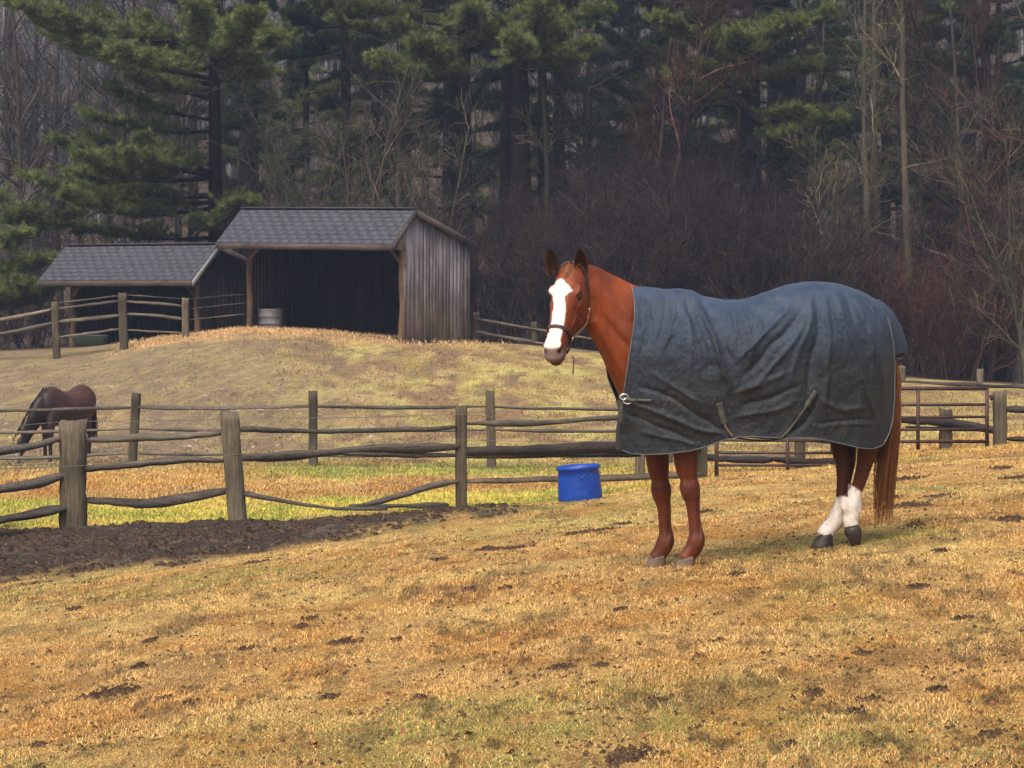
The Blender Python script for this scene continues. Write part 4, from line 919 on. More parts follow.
    rail(lf, [(700, 456.5, 38.4), (740, 459, 38.4), (775, 460, 38.4)], .08, DARKW); rail(lf, [(770, 459, 38.3), (812, 462.5, 38.3), (850, 462, 38.4)], .09, DARKW)
    rail(lf, [(905, 427, 38.6), (946, 429, 38.5), (998, 431, 38.2)], .04, DARKW)
    # ---- the two metal gates
    gm, nt, b = mat('rusty_pipe', .6, .4); setc(nt, b, ramp(nt, noise_n(nt, 9, 5, .7), [(.35, (.030, .020, .020)), (.65, (.095, .045, .033))]))
    def gate(x0, x1, xm, yb, yt, D0, D1, label):
        a = W((x0+x1)/2, yb, (D0+D1)/2); g = empty('metal_gate', (a[0], a[1], float(zg(a[0], a[1]))), label, 'gate', 'rusty metal field gates')
        def pt(x, y): t = (x-x0)/(x1-x0); return W(x, y, D0*(1-t)+D1*t)
        mb = MB()
        for x in (x0, x1): mb.tube(np.array([pt(x, yb+5), pt(x, yt-1)]), .028, 8, ref=(1, 0, 0))
        mb.tube(np.array([pt(x0, yt), pt(x1, yt)]), .028, 8); mb.tube(np.array([pt(x0, yb), pt(x1, yb)]), .024, 8); mb.build('gate_frame', gm, g, True)
        mb = MB(); mb.tube(np.array([pt(xm, yb+8), pt(xm, yt)]), .026, 8, ref=(1, 0, 0)); mb.build('upright', gm, g, True)
        for k in (1, 2, 3):
            y = yb+(yt-yb)*(k/4*.93); mb = MB(); mb.tube(np.array([pt(x0, y), pt((x0+x1)/2, y+.4), pt(x1, y)]), .020, 8); mb.build('bar', gm, g, True)
        mb = MB(); mb.tube(np.array([pt(x1+.5, yt+8), pt(x1+5, yt+8)]), .02, 6); mb.tube(np.array([pt(x1+5, yt+6), pt(x1+5, yt+12)]), .03, 6, ref=(1, 0, 0)); mb.build('latch', gm, g, True)
    gate(716.5, 850, 787.5, 477.5, 424, 33.9, 34.4, 'left rusty metal gate seen beneath the belly of the chestnut horse')
    gate(853, 987, 918, 441.5, 388.5, 34.5, 35.0, 'right rusty metal gate seen behind the tail of the chestnut horse')
    # ---- blue bucket
    D = 23.6; c = W(580.5, 505, D); gz = float(zg(c[0], D)); bk = empty('bucket', (c[0], D, gz), 'bright blue plastic feed tub tilted on the edge of the near slope', 'bucket')
    bm, nt, b = mat('blue_plastic', .4, .5); setc(nt, b, ramp(nt, noise_n(nt, 9, 7, .75, (1, 1, 2)), [(.3, (.003, .030, .23)), (.62, (.005, .055, .36)), (.78, (.05, .11, .33))])); bump(nt, b, noise_n(nt, 5, 3), .2, .01)
    u = D/F; rg = []; th = np.arange(40)/40*2*math.pi; tilt = R(-4)
    prof = [(0, 21.8), (1.2, 22), (8, 21.7), (16, 21.2), (24, 20.7), (30, 20.4), (31, 21.6), (34, 21.8), (34.6, 20.8), (30, 19.6), (16, 20.2), (2.5, 20.8), (2.2, 1)]
    for h, r in prof:
        p = np.stack([np.cos(th)*r*u*(1+.012*np.sin(2*th+1)), np.sin(th)*r*u, np.full(40, h*u)], 1); ca, sa = math.cos(tilt), math.sin(tilt)
        p = np.stack([p[:, 0]*ca+p[:, 2]*sa, p[:, 1], -p[:, 0]*sa+p[:, 2]*ca], 1); rg.append(p+np.array([c[0], D, gz+.012]))
    v, q, t = loft_rings(np.array(rg)); mb = MB(); mb.add(v, q, t); mb.build('tub', bm, bk, True)
    mb = MB()
    for s_ in (0, 1):
        a_ = th[10+20*s_]; 
        P = [np.array([c[0]+math.cos(a_+d)*22.3*u, D+math.sin(a_+d)*22.3*u, gz+(28-3*math.cos(d*9))*u]) for d in np.linspace(-.18, .18, 7)]; mb.tube(np.array(P), .006, 6)
    mb.build('handle', bm, bk, True)
    # ---- shelters
    def shed(name, label, X0, Y0, Lx, dep, ang, sp, wall_front_h, eave_h, peak_h, rear_h, ov_l, ov_r, e, p_, z0, zrise, white_rake, boards, inner_shade, ndoor):
        root = empty(name, (X0, Y0, z0), label, 'shelter')
        ca, sa = math.cos(ang), math.sin(ang)
        def T(v):                # local: x to the left along the front, y to the back, z up
            v = np.asarray(v, float); x, y, z = v[..., 0], v[..., 1], v[..., 2]
            return np.stack([X0-x*ca+y*sa, Y0+x*sa+y*ca, z0+z+x*zrise], -1)
        roof_z = lambda y: np.where(y < p_, eave_h+(peak_h-eave_h)*(y+e)/(p_+e), peak_h+(rear_h-peak_h)*(y-p_)/(dep+.2-p_))
        r2 = np.random.RandomState(int(X0*-10))
        def board_wall(nm, along, n0, n1, at, m, w=.19, th=.025, b00=-.25):
            mb = MB(); x = n0
            while x < n1-1e-3:
                ww = min(w*(.75+.5*r2.rand()), n1-x); j = r2.randn()*.006; g = .006
                if along == 'y':
                    za, zb = roof_z(np.array(x))-.03, roof_z(np.array(x+ww))-.03; b0 = b00
                    vv = np.array([[at+j, x+g, b0], [at+j+th, x+g, b0], [at+j, x+ww, b0], [at+j+th, x+ww, b0], [at+j, x+g, za], [at+j+th, x+g, za], [at+j, x+ww, zb], [at+j+th, x+ww, zb]])
                else:
                    zt = float(roof_z(np.array(at)))-.04
                    vv = np.array([[x+g, at+j, -.3], [x+ww, at+j, -.3], [x+g, at+j+th, -.3], [x+ww, at+j+th, -.3], [x+g, at+j, zt], [x+ww, at+j, zt], [x+g, at+j+th, zt], [x+ww, at+j+th, zt]])
                mb.add(T(vv), [[0, 2, 3, 1], [4, 5, 7, 6], [0, 1, 5, 4], [2, 6, 7, 3], [0, 4, 6, 2], [1, 3, 7, 5]], col=r2.rand()); x += ww
            return mb.build(nm, m, root)
        board_wall('side_wall', 'y', 0, dep, -.02, boards); board_wall('gable_boards', 'y', -e+.04, -.005, -.02, boards, b00=eave_h-.14); board_wall('side_wall', 'y', 0, dep, Lx-.03, inner_shade)
        board_wall('back_wall', 'x', 0, Lx, dep-.03, inner_shade)  # inner boards coloured near black, painting in the shade of the interior
        # roof: two pitches laid in shingle courses
        rf = MB(); x0, x1 = -ov_r, Lx+ov_l
        for (ya, yb) in ((-e, p_), (dep+.2, p_)):
            za, zb = float(roof_z(np.array(ya))), float(roof_z(np.array(yb)))
            sl = math.hypot(yb-ya, zb-za); nc = max(4, int(sl/.17)); nrm = np.array([0, -(zb-za), (yb-ya)])/sl*(1 if yb > ya else -1)
            rf.add(T(np.array([[x, y, z+o] for o in (-.05, -.004) for (y, z) in ((ya, za), (yb, zb)) for x in (x0, x1)])), [[0, 2, 3, 1], [4, 5, 7, 6], [0, 1, 5, 4], [2, 6, 7, 3], [0, 4, 6, 2], [1, 3, 7, 5]], col=.3)
            for c_ in range(nc):
                t0, t1 = c_/nc, min(1.0, (c_+1.15)/nc); x = x0-(c_ % 2)*.14
                while x < x1:
                    xa, xb = max(x, x0), min(x+.298, x1); x += .30
                    if xb-xa < .02: continue
                    j = r2.rand()*.003; A = np.array([0, ya+(yb-ya)*(t0-r2.rand()*.01), za+(zb-za)*t0]); B2 = np.array([0, ya+(yb-ya)*t1, za+(zb-za)*t1])
                    vv = np.array([[xx, Q[1]+nrm[1]*o, Q[2]+nrm[2]*o] for o, Q in ((0, A), (0, B2), (.0045+j*.3, A), (.003, B2)) for xx in (xa, xb)])
                    rf.add(T(vv), [[0, 2, 3, 1], [4, 5, 7, 6], [0, 1, 5, 4], [2, 6, 7, 3], [0, 4, 6, 2], [1, 3, 7, 5]], col=r2.rand())
        ro = rf.build('roof', SHINGLE, root)
        rc = MB(); rc.box(x0, x1, p_-.09, p_+.09, peak_h+.004, peak_h+.035, col=.4, fr=T); rc.build('ridge_cap', SHINGLE, ro)
        # fascia, header, posts, braces, rakes
        fa = MB(); fa.box(x0, x1, -e-.025, -e-.003, eave_h-.16, eave_h-.01, col=.35, fr=T); fa.build('fascia', TRIMW, root)
        hb = MB(); hb.box(0, Lx, .02, .14, wall_front_h-.50, wall_front_h-.32, col=.3, fr=T); hb.build('header_beam', BEAM, root)
        def pole(x, y, h, r, nm='post', mm=None):
            mb = MB(); n = 9; P = T(np.array([[x+.02*math.sin(k*1.7), y, -.3+(h+.3)*k/(n-1)] for k in range(n)])); mb.tube(P, r*(1+.06*r2.randn(n)), 9, ref=(1, 0, 0), jit=.06); mb.build(nm, mm or POSTW, root)
        for x in ndoor: pole(x, .06, wall_front_h-.32, .085)
        for x, s_ in ((ndoor[0], 1), (ndoor[-1], -1)):
            mb = MB(); mb.tube(T(np.array([[x, .0, wall_front_h-1.05], [x+s_*.30, .0, wall_front_h-.7], [x+s_*.52, .0, wall_front_h-.42]])), .045, 6, jit=.06); mb.build('brace', POSTW, root)
        for x in (x0+.0, x1-.04):
            for (ya, yb) in ((-e, p_), (p_, dep+.2)):
                za, zb = float(roof_z(np.array(ya))), float(roof_z(np.array(yb)))
                vv = np.array([[xx, y, z+o] for o in (-.17, -.012) for (y, z) in ((ya, za), (yb, zb)) for xx in (x-.03, x+.012)])
                mb = MB(); mb.add(T(vv), [[0, 2, 3, 1], [4, 5, 7, 6], [0, 1, 5, 4], [2, 6, 7, 3], [0, 4, 6, 2], [1, 3, 7, 5]], col=.4)
                mb.build('rake_board', WHITE if (white_rake and x < 1 and ya < 0) else TRIMW, root)
        # rafters inside the eave
        for k in range(7):
            xx = .1+k*(Lx-.2)/6; mb = MB(); ya, yb = -e+.03, p_; za, zb = float(roof_z(np.array(ya)))-.16, float(roof_z(np.array(yb)))-.16
            vv = np.array([[x, y, z+o] for o in (0, .10) for (y, z) in ((ya, za), (yb, zb)) for x in (xx, xx+.05)]); mb.add(T(vv), [[0, 2, 3, 1], [4, 5, 7, 6], [0, 1, 5, 4], [2, 6, 7, 3], [0, 4, 6, 2], [1, 3, 7, 5]], col=.3); mb.build('rafter', BEAM, root)
        return T
    SHINGLE, nt, b = mat('asphalt_shingle', .7, .45)
    c = ramp(nt, attr(nt, 'rnd'), [(0, (.047, .049, .063)), (.5, (.049, .051, .066)), (1, (.053, .055, .070))])
    setc(nt, b, mix(nt, c, ramp(nt, noise_n(nt, 1.2, 6, .7), [(.3, .85), (.7, 1.12)]), 1, 'MULTIPLY')); bump(nt, b, noise_n(nt, 60, 3), .4, .004)
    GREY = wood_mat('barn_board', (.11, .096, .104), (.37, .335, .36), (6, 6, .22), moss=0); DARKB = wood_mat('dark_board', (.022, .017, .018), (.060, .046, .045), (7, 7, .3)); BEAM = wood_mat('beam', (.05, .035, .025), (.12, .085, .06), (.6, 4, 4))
    POSTW = wood_mat('peeled_pole', (.10, .065, .042), (.24, .155, .10), (5, 5, .5)); TRIMW = wood_mat('trim_board', (.07, .055, .05), (.15, .12, .11), (1, 4, 4)); WHITE = plain('white_trim', (.27, .28, .30), .6, .3, var=.2)
    X1 = -2.70; z1 = EYE-(337-HY)*62/F
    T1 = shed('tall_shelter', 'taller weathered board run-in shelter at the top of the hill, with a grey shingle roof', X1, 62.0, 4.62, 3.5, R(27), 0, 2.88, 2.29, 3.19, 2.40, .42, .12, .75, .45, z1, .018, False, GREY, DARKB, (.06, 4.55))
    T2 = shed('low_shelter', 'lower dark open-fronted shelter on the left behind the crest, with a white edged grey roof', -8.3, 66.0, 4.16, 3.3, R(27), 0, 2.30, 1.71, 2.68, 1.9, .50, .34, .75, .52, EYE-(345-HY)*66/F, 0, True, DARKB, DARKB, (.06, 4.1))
    # tubs in the shelters
    D = 64.6; c = W(270, 331, D); gz = float(zg(c[0], D)); tb = empty('water_tub', (c[0], D, gz), 'round galvanised tub just inside the tall shelter', 'tub')
    gal = plain('galvanised_steel', (.20, .20, .21), .55, .4, .1, var=.25, scale=4); mb = MB(); rg = []; th = np.arange(32)/32*2*math.pi
    for h, r in [(0, .30), (.02, .31), (.16, .315), (.18, .33), (.20, .318), (.34, .322), (.36, .336), (.38, .324), (.52, .33), (.55, .345), (.56, .32), (.5, .31), (.06, .30), (.05, .02)]:
        rg.append(np.array([c[0], D, gz+h])+np.stack([np.cos(th)*r, np.sin(th)*r, 0*th], 1))
    mb.add(*loft_rings(np.array(rg))); mb.build('tub', gal, tb, True)
    for k, z in enumerate((.18, .36)):
        mb = MB(); th2 = np.linspace(0, 2*math.pi, 33); mb.tube(np.array([c[0], D, gz+z])+np.stack([np.cos(th2)*.335, np.sin(th2)*.335, 0*th2], 1), .012, 6, False); mb.build('hoop', gal, tb, True)
    D = 66.6; c = W(90, 344, D); gz = float(zg(c[0], D)); tr = empty('feed_trough', (c[0], D, gz), 'low green feed trough lying in the low shelter', 'trough')
    gm2 = plain('green_plastic', (.045, .065, .055), .5, .4, var=.3, scale=3); mb = MB()
    rg = []
    for h, k in [(0, .82), (.28, 1.0), (.31, 1.04), (.31, .96), (.05, .78)]:
        e_ = np.array([[-1, -.45], [-.85, -.6], [.85, -.6], [1, -.45], [1, .45], [.85, .6], [-.85, .6], [-1, .45]])*np.array([.46, .42])*k
        rg.append(np.array([c[0], D, gz+h])+np.concatenate([e_, np.zeros((8, 1))], 1))
    mb.add(*loft_rings(np.array(rg))); mb.build('basin', gm2, tr); mb = MB()
    mb.tube(np.array([[c[0]-.5, D-.2, gz+.3], [c[0]-.54, D, gz+.34], [c[0]-.5, D+.2, gz+.3]]), .014, 6); mb.build('handle', gm2, tr)
# ================================================================ the wood
def unit(v): return v/(np.linalg.norm(v, axis=-1, keepdims=True)+1e-9)
def grow(start, d, ln, r0, r1, n, wig, trop, rs):
    M = len(start); P = np.zeros((M, n, 3)); P[:, 0] = start; d = unit(d.copy()); st = (ln/(n-1))[:, None]
    for k in range(1, n):
        d = unit(d+wig*rs.randn(M, 3)+np.array([0, 0, trop])); P[:, k] = P[:, k-1]+d*st
    f = np.linspace(0, 1, n)[None]; return P, r0[:, None]*(1-f)+r1[:, None]*f
def spawn(P, Rr, K, t0, t1, ang, rs, asp=.25, up=0.0, power=1.0):
    M, n, _ = P.shape; idx = np.repeat(np.arange(M), K); m = len(idx)
    t = t0+(t1-t0)*rs.rand(m)**power; f = t*(n-1); i = np.minimum(f.astype(int), n-2); fr = (f-i)[:, None]
    s = P[idx, i]*(1-fr)+P[idx, i+1]*fr; T = unit(P[idx, i+1]-P[idx, i]); r = Rr[idx, i]
    v = unit(np.cross(T, unit(rs.randn(m, 3)))); a = (ang*(1+asp*rs.randn(m)))[:, None]
    d = np.cos(a)*T+np.sin(a)*v; d[:, 2] += up; return s, unit(d), t, r, idx
def merge(L):
    vs, qs, n = [], [], 0
    for v, q in L: vs.append(v); qs.append(q+n); n += len(v)
    return np.vstack(vs), np.vstack(qs)
def tr(P, Rr, s, rs):
    v, q = tubes(P, Rr, s); return v, q, np.repeat(rs.rand(len(P)), P.shape[1]*s)
def merge3(L):
    vs, qs, cs, n = [], [], [], 0
    for v, q, c in L: vs.append(v); qs.append(q+n); cs.append(c); n += len(v)
    return np.vstack(vs), np.vstack(qs), np.concatenate(cs)
def bark(name, dark, light, moss=0):
    m, nt, b = mat(name, .9, .15)
    c = ramp(nt, noise_n(nt, 2.5, 5, .7, (3, 3, .5)), [(.3, dark), (.7, light)])
    c = mix(nt, c, ramp(nt, obj_rnd(nt), [(0, (.7, .66, .68)), (.35, (1.0, .86, .82)), (.7, (.95, .97, 1.0)), (1, (1.5, 1.35, 1.15))]), 1, 'MULTIPLY')
    c = mix(nt, c, ramp(nt, attr(nt, 'rnd'), [(0, .25), (.5, .56), (.8, .95), (1, 2.1)]), 1, 'MULTIPLY')
    if moss: c = mix(nt, c, (.075, .09, .045), ramp(nt, noise_n(nt, 1.3, 4), [(.5, 0), (.65, moss)]))
    setc(nt, b, c); return m
def needle_mat(name, a, b_):
    m, nt, b = mat(name, .7, .2)
    setc(nt, b, ramp(nt, attr(nt, 'rnd'), [(0, a), (.65, tuple(.5*(x+y) for x, y in zip(a, b_))), (1, b_)]))
    tr = nt.nodes.new('ShaderNodeBsdfTranslucent'); nt.links.new(b.inputs['Base Color'].links[0].from_socket, tr.inputs[0])
    ms = nt.nodes.new('ShaderNodeMixShader'); ms.inputs[0].default_value = .25; out = nt.nodes['Material Output']
    nt.links.new(b.outputs[0], ms.inputs[1]); nt.links.new(tr.outputs[0], ms.inputs[2]); nt.links.new(ms.outputs[0], out.inputs[0]); return m
def tufts(p, d, rs, K=11, ln=.15, w=.013, shade=None):
    """needle bundles at points p pointing along d"""
    m = len(p); idx = np.repeat(np.arange(m), K); v = unit(rs.randn(len(idx), 3)); dd = unit(d[idx]*.95+v*.75+np.array([0, 0, .10]))
    L = ln*(.6+.7*rs.rand(len(idx)))[:, None]; s = unit(np.cross(dd, rs.randn(len(idx), 3)))*w/2
    b = p[idx]+rs.randn(len(idx), 3)*.02; V = np.stack([b-s, b+s, b+dd*L], 1).reshape(-1, 3)
    c = np.repeat((rs.rand(m) if shade is None else shade)[idx]*.7+.3*rs.rand(len(idx)), 3)
    return V, np.arange(len(V)).reshape(-1, 3), c
def bare_tree(seed, H, r, sp, kind):
    rs = np.random.RandomState(seed); one = lambda x: np.array([x], float)
    stems = sp.get('stems', 1)
    a = rs.rand(stems)*6.28; tilt = sp.get('tilt', .03)*(.4+rs.rand(stems))
    d = np.stack([np.cos(a)*tilt, np.sin(a)*tilt, np.ones(stems)], 1)
    s0 = np.stack([np.cos(a), np.sin(a), 0*a], 1)*(.0 if stems == 1 else sp.get('foot', .3))*rs.rand(stems)[:, None]; s0[:, 2] = -.3
    P0_, R0 = grow(s0, d, H*(.65+.35*rs.rand(stems)) if stems > 1 else one(H), np.full(stems, r)*(.6+.5*rs.rand(stems)) if stems > 1 else one(r), np.full(stems, r*.12), 12, sp.get('wig', .03), sp.get('trop0', .02), rs)
    tk = [tubes(P0_, R0, 8)+(np.full(len(P0_)*12*8, .6),)]
    s, d, t, rr, _ = spawn(P0_, R0, sp['k1'], sp.get('t0', .25), 1, sp.get('a1', .9), rs, up=sp.get('up', .15))
    l1 = sp.get('l1', .32)*H*(1.15-.75*t)*(.6+.6*rs.rand(len(t)))
    P1, R1 = grow(s, d, l1, np.minimum(rr*.55, sp.get('r1', .06)), np.full(len(t), .006), 8, .11, sp.get('trop', .05), rs)
    s, d, t, rr, _ = spawn(P1, R1, sp['k2'], .15, 1, .75, rs, up=.05); l2 = sp.get('l2', .16)*H*(1.1-.6*t)*(.5+.7*rs.rand(len(t)))
    P2, R2 = grow(s, d, l2, np.minimum(rr*.6, .022), np.full(len(t), .0045), 6, .14, sp.get('trop', .05), rs)
    s, d, t, rr, _ = spawn(P2, R2, sp['k3'], .15, 1, .7, rs); l3 = sp.get('l3', .07)*H*(.5+.8*rs.rand(len(t)))
    P3, R3 = grow(s, d, l3, np.minimum(rr*.7, sp.get('tw', .009)), np.full(len(t), sp.get('tw', .009)*.42), 4, .17, sp.get('trop', .05), rs)
    return merge3(tk), merge3([tr(P1, R1, 5, rs), tr(P2, R2, 3, rs), tr(P3, R3, 3, rs)])
def bough(start, end, width, rs, arch=.3, dens=1.0):
    """one pine limb with side twigs and needle tufts; returns wood pieces and tufts"""
    start = np.asarray(start, float); end = np.asarray(end, float); L = np.linalg.norm(end-start)
    t = np.linspace(0, 1, 10)[:, None]; P = start*(1-t)+end*t; P[:, 2] += (np.sin(t[:, 0]*math.pi)*-arch*.6+ t[:, 0]**2*arch*.5)*L*.25; P += rs.randn(10, 3)*.04*L*.25*t
    P = P[None]; R0 = np.linspace(.022*L**.6+.012, .010, 10)[None]
    K = int(20*L**.8*dens)+7; ax = unit(end-start)
    s, d, tt, rr, _ = spawn(P, R0, K, .18, 1.0, .62, rs, up=0, power=.75); d[:, 2] = d[:, 2]*.16+.10; d = unit(d)
    ln = .82*width*(.45+.75*rs.rand(len(s)))*(1.15-.55*tt)
    P1, R1 = grow(s, d, ln, np.full(len(s), .012), np.full(len(s), .005), 6, .10, .05, rs)
    s2, d2, t2, r2, i2 = spawn(P1, R1, 4, .2, 1, .7, rs); d2[:, 2] *= .3; d2 = unit(d2)
    P2, R2 = grow(s2, d2, ln[i2]*.38*(.5+rs.rand(len(s2))), np.full(len(s2), .007), np.full(len(s2), .004), 4, .1, .10, rs)
    q = []; dd = []
    for Pk, nn, lo in ((P1, 5, .35), (P2, 5, .15)):
        a, b, c_, e, _ = spawn(Pk, np.ones(Pk.shape[:2]), nn, lo, 1.0, .3, rs); q.append(a); dd.append(b)
    return [tubes(P, R0, 7), tubes(P1, R1, 3), tubes(P2, R2, 3)], np.vstack(q), np.vstack(dd)
def pine_mesh(seed, H, r, limbs, rs=None, trunk_lean=(0, 0), Kn=11, nl=.16, nw=.014):
    """limbs: list of (attach height, end xyz relative to the foot, width, arch)"""
    rs = np.random.RandomState(seed)
    n = 16; t = np.linspace(0, 1, n); P = np.stack([trunk_lean[0]*t*H+.05*rs.randn(n).cumsum()*.3, trunk_lean[1]*t*H, -.4+t*(H+.4)], 1)[None]
    Rr = (r*(1-.85*t)+.25*r*np.exp(-t*26))[None]; tv, tq = tubes(P, Rr, 12)
    W_, Q, D_ = [], [], []
    for (h, e, w, arch) in limbs:
        k = np.clip(h/H, 0, 1)*(n-1); i = int(min(k, n-2)); s = P[0, i]*(1-(k-i))+P[0, i+1]*(k-i)
        a, b, c_ = bough(s, e, w, rs, arch); W_ += a; Q.append(b); D_.append(c_)
    V, T_, c = tufts(np.vstack(Q), np.vstack(D_), rs, Kn, nl, nw)
    return (tv, tq), merge(W_), (V, T_, c)
def put_tree(name, x, y, label, cat, group, meshes, mats, sc=1.0, rz=0.0):
    """meshes: dict part -> mesh data"""
    o = empty(name, (x, y, float(zg(x, y))-.05), label, cat, group, rz); o.scale = (sc, sc, sc)
    for k, me in meshes.items():
        c = bpy.data.objects.new(k, me); C.objects.link(c); c.parent = o
    return o
def md(name, v, f, m, c=None, smooth=True):
    o = mesh(name, v, f, m, None, smooth, {'rnd': c} if c is not None else None, False); me = o.data; bpy.data.objects.remove(o); return me
def build_forest():
    rs = np.random.RandomState(77)
    B_GREY = bark('grey_bark', (0.04, 0.034, 0.032), (0.11, 0.095, 0.085), .4); B_DARK = bark('dark_bark', (.012, .009, .010), (.034, .026, .026)); B_RED = bark('reddish_twig', (0.055, 0.026, 0.02), (0.135, 0.068, 0.05)); B_PALE = bark('pale_bark', (.065, .060, .042), (.17, .155, .115), .6); B_FAR = bark('hazed_bark', (.080, .080, .086), (.19, .185, .195))  # distant bark made paler and bluer, haze painted into its colour
    B_BROWN = bark('brown_twig', (0.036, 0.027, 0.024), (0.1, 0.078, 0.068)); B_PURP = bark('purple_twig', (0.026, 0.02, 0.023), (0.075, 0.056, 0.06))
    N1 = needle_mat('pine_needles', (.032, .060, .022), (.36, .40, .12)); N2 = needle_mat('dark_needles', (.016, .036, .018), (.085, .13, .045))
    # ---------- prototypes
    kinds = {
        'shrubA': dict(H=5.2, r=.05, m=(B_BROWN, B_BROWN), sp=dict(stems=15, tilt=.38, foot=.7, k1=8, k2=6, k3=4, t0=.12, l1=.30, l2=.15, l3=.075, a1=.6, wig=.08, tw=.012)),
        'shrubB': dict(H=6.4, r=.05, m=(B_PURP, B_PURP), sp=dict(stems=13, tilt=.30, foot=.6, k1=9, k2=6, k3=4, t0=.10, l1=.28, l2=.14, l3=.07, a1=.7, wig=.07, tw=.012)),
        'shrubC': dict(H=4.2, r=.04, m=(B_RED, B_RED), sp=dict(stems=12, tilt=.45, foot=.7, k1=8, k2=6, k3=4, t0=.12, l1=.32, l2=.17, l3=.08, a1=.7, wig=.1, tw=.012)),
        'treeA': dict(H=15, r=.15, m=(B_GREY, B_GREY), sp=dict(k1=34, k2=8, k3=5, t0=.12, l1=.26, l2=.11, l3=.05, a1=.95, wig=.035, tw=.016)),
        'treeB': dict(H=13, r=.13, m=(B_GREY, B_RED), sp=dict(k1=36, k2=8, k3=5, t0=.10, l1=.24, l2=.10, l3=.05, a1=.75, wig=.05, tw=.016)),
        'treeC': dict(H=11, r=.10, m=(B_PALE, B_PALE), sp=dict(stems=3, tilt=.16, foot=.3, k1=15, k2=7, k3=5, t0=.15, l1=.30, l2=.13, l3=.06, a1=.8, wig=.07, tw=.016)),
        'slim': dict(H=17, r=.13, m=(B_PALE, B_PALE), sp=dict(k1=14, k2=6, k3=6, t0=.30, l1=.12, l2=.07, l3=.035, a1=1.0, wig=.028, tw=.012)),
    }
    protos = {}
    for j, (k, v) in enumerate(kinds.items()):
        for s_ in range(2):
            (tv, tq, tc), (cv, cq, cc) = bare_tree(100+j*7+s_, v['H'], v['r'], v['sp'], k)
            protos[k, s_] = {'trunk' if not k.startswith('shrub') else 'stems': md('trunk', tv, tq, v['m'][0], tc), 'crown': md('crown', cv, cq, v['m'][1], cc)}
    def std_pine(seed, H, r, low, nlimb, spread, nm):
        r2 = np.random.RandomState(seed); L = []
        for k in range(nlimb):
            f = k/(nlimb-1); h = low+(H-low-.4)*f; a = k*2.4+r2.randn()*.35; ln = spread*(1.05-.85*f**1.3)*(.7+.5*r2.rand())
            L.append((h, (math.cos(a)*ln, math.sin(a)*ln, h+ln*(.05+.30*f)+r2.randn()*.2), .75*(1-.45*f), .25))
        t, w, (V, T_, c) = pine_mesh(seed, H, r, L, Kn=6, nl=.24, nw=.03)
        return {'trunk': md('trunk', *t, B_DARK, np.full(len(t[0]), .6)), 'limbs': md('limbs', *w, B_DARK, np.full(len(w[0]), .6)), 'crown': md('crown', V, T_, nm, c, False)}
    protos['pine', 0] = std_pine(5, 19, .30, 5.5, 34, 4.2, N2); protos['pine', 1] = std_pine(6, 17, .26, 3.5, 34, 3.8, N2); protos['pine', 2] = std_pine(9, 15, .22, 2.2, 32, 3.4, N1)
    def put(k, s_, px, D, label, cat='tree', group=None, sc=1.0, name=None):
        nm = name or {'s': 'shrub', 't': 'bare_tree', 'p': 'pine_tree'}[k[0]]
        if k == 'slim': nm = 'bare_tree'
        return put_tree(nm, (px-512)*D/F, D, label, cat, group, protos[k, s_], None, sc, rs.rand()*6.28)
    # ---------- pines built limb by limb, where their boughs hang in view
    def hero(px, D, H, r, clumps, label, nm=N1, extra=18, low=11.5, lean=(0, 0), seed=1):
        x = (px-512)*D/F; z = float(zg(x, D)); L = []
        for (hpy, ex, ey, dD, w) in clumps:
            h = EYE-(hpy-HY)*D/F-z; e = W(ex, ey, D+dD*1.5)-np.array([x, D, z]); L.append((h, e, w, .28))
        r2 = np.random.RandomState(seed)
        for k in range(extra):
            f = k/max(1, extra-1); h = low+(H-low-.4)*f; a = k*2.4+r2.randn()*.3; ln = 4.6*(1.05-.8*f)*(.7+.5*r2.rand()); L.append((h, (math.cos(a)*ln, math.sin(a)*ln, h+.2*ln), .95*(1-.4*f), .25))
        t, w, (V, T_, c) = pine_mesh(seed, H, r, L, trunk_lean=lean, Kn=11, nl=.17, nw=.015)
        o = empty('pine_tree', (x, D, z-.05), label, 'pine tree')
        for nme, me in (('trunk', md('trunk', *t, B_DARK, np.full(len(t[0]), .6))), ('limbs', md('limbs', *w, B_DARK, np.full(len(w[0]), .6))), ('crown', md('crown', V, T_, nm, c, False))):
            ob = bpy.data.objects.new(nme, me); C.objects.link(ob); ob.parent = o
    hero(216, 76, 21, .26, [(70, 20, 12, -3, 1.3), (75, 60, 40, -1, 1.2), (60, 100, 8, 1, 1.2), (90, 105, 52, -2.5, 1.3), (80, 135, 80, -2, 1.1), (60, 150, 20, -1, 1.2), (50, 200, 10, -3, 1.2), (70, 165, 55, 1, 1.2), (110, 120, 92, 0, 1.0),
                            (160, 62, 148, -2, 1.1), (165, 100, 140, -1, 1.2), (160, 150, 145, -2, 1.1), (190, 38, 186, -3, 1.3), (185, 85, 178, -2, 1.3), (190, 120, 190, -1, 1.1), (60, 270, 40, -2, 1.2), (70, 262, 75, -1, 1.0),
                            (215, 200, 222, -2, .9), (205, 240, 205, -3, .9), (225, 60, 225, -1, 1.0), (55, 120, 60, -5, 1.2), (30, 60, 25, -3, 1.3), (120, 95, 120, -2, 1.0), (50, 250, 22, -5, 1.2), (165, 80, 165, -4, 1.1), (195, 70, 205, -4, 1.2), (150, 120, 160, -4, 1.1)], 'big spreading pine with layered yellow green boughs behind the low shelter', seed=31)
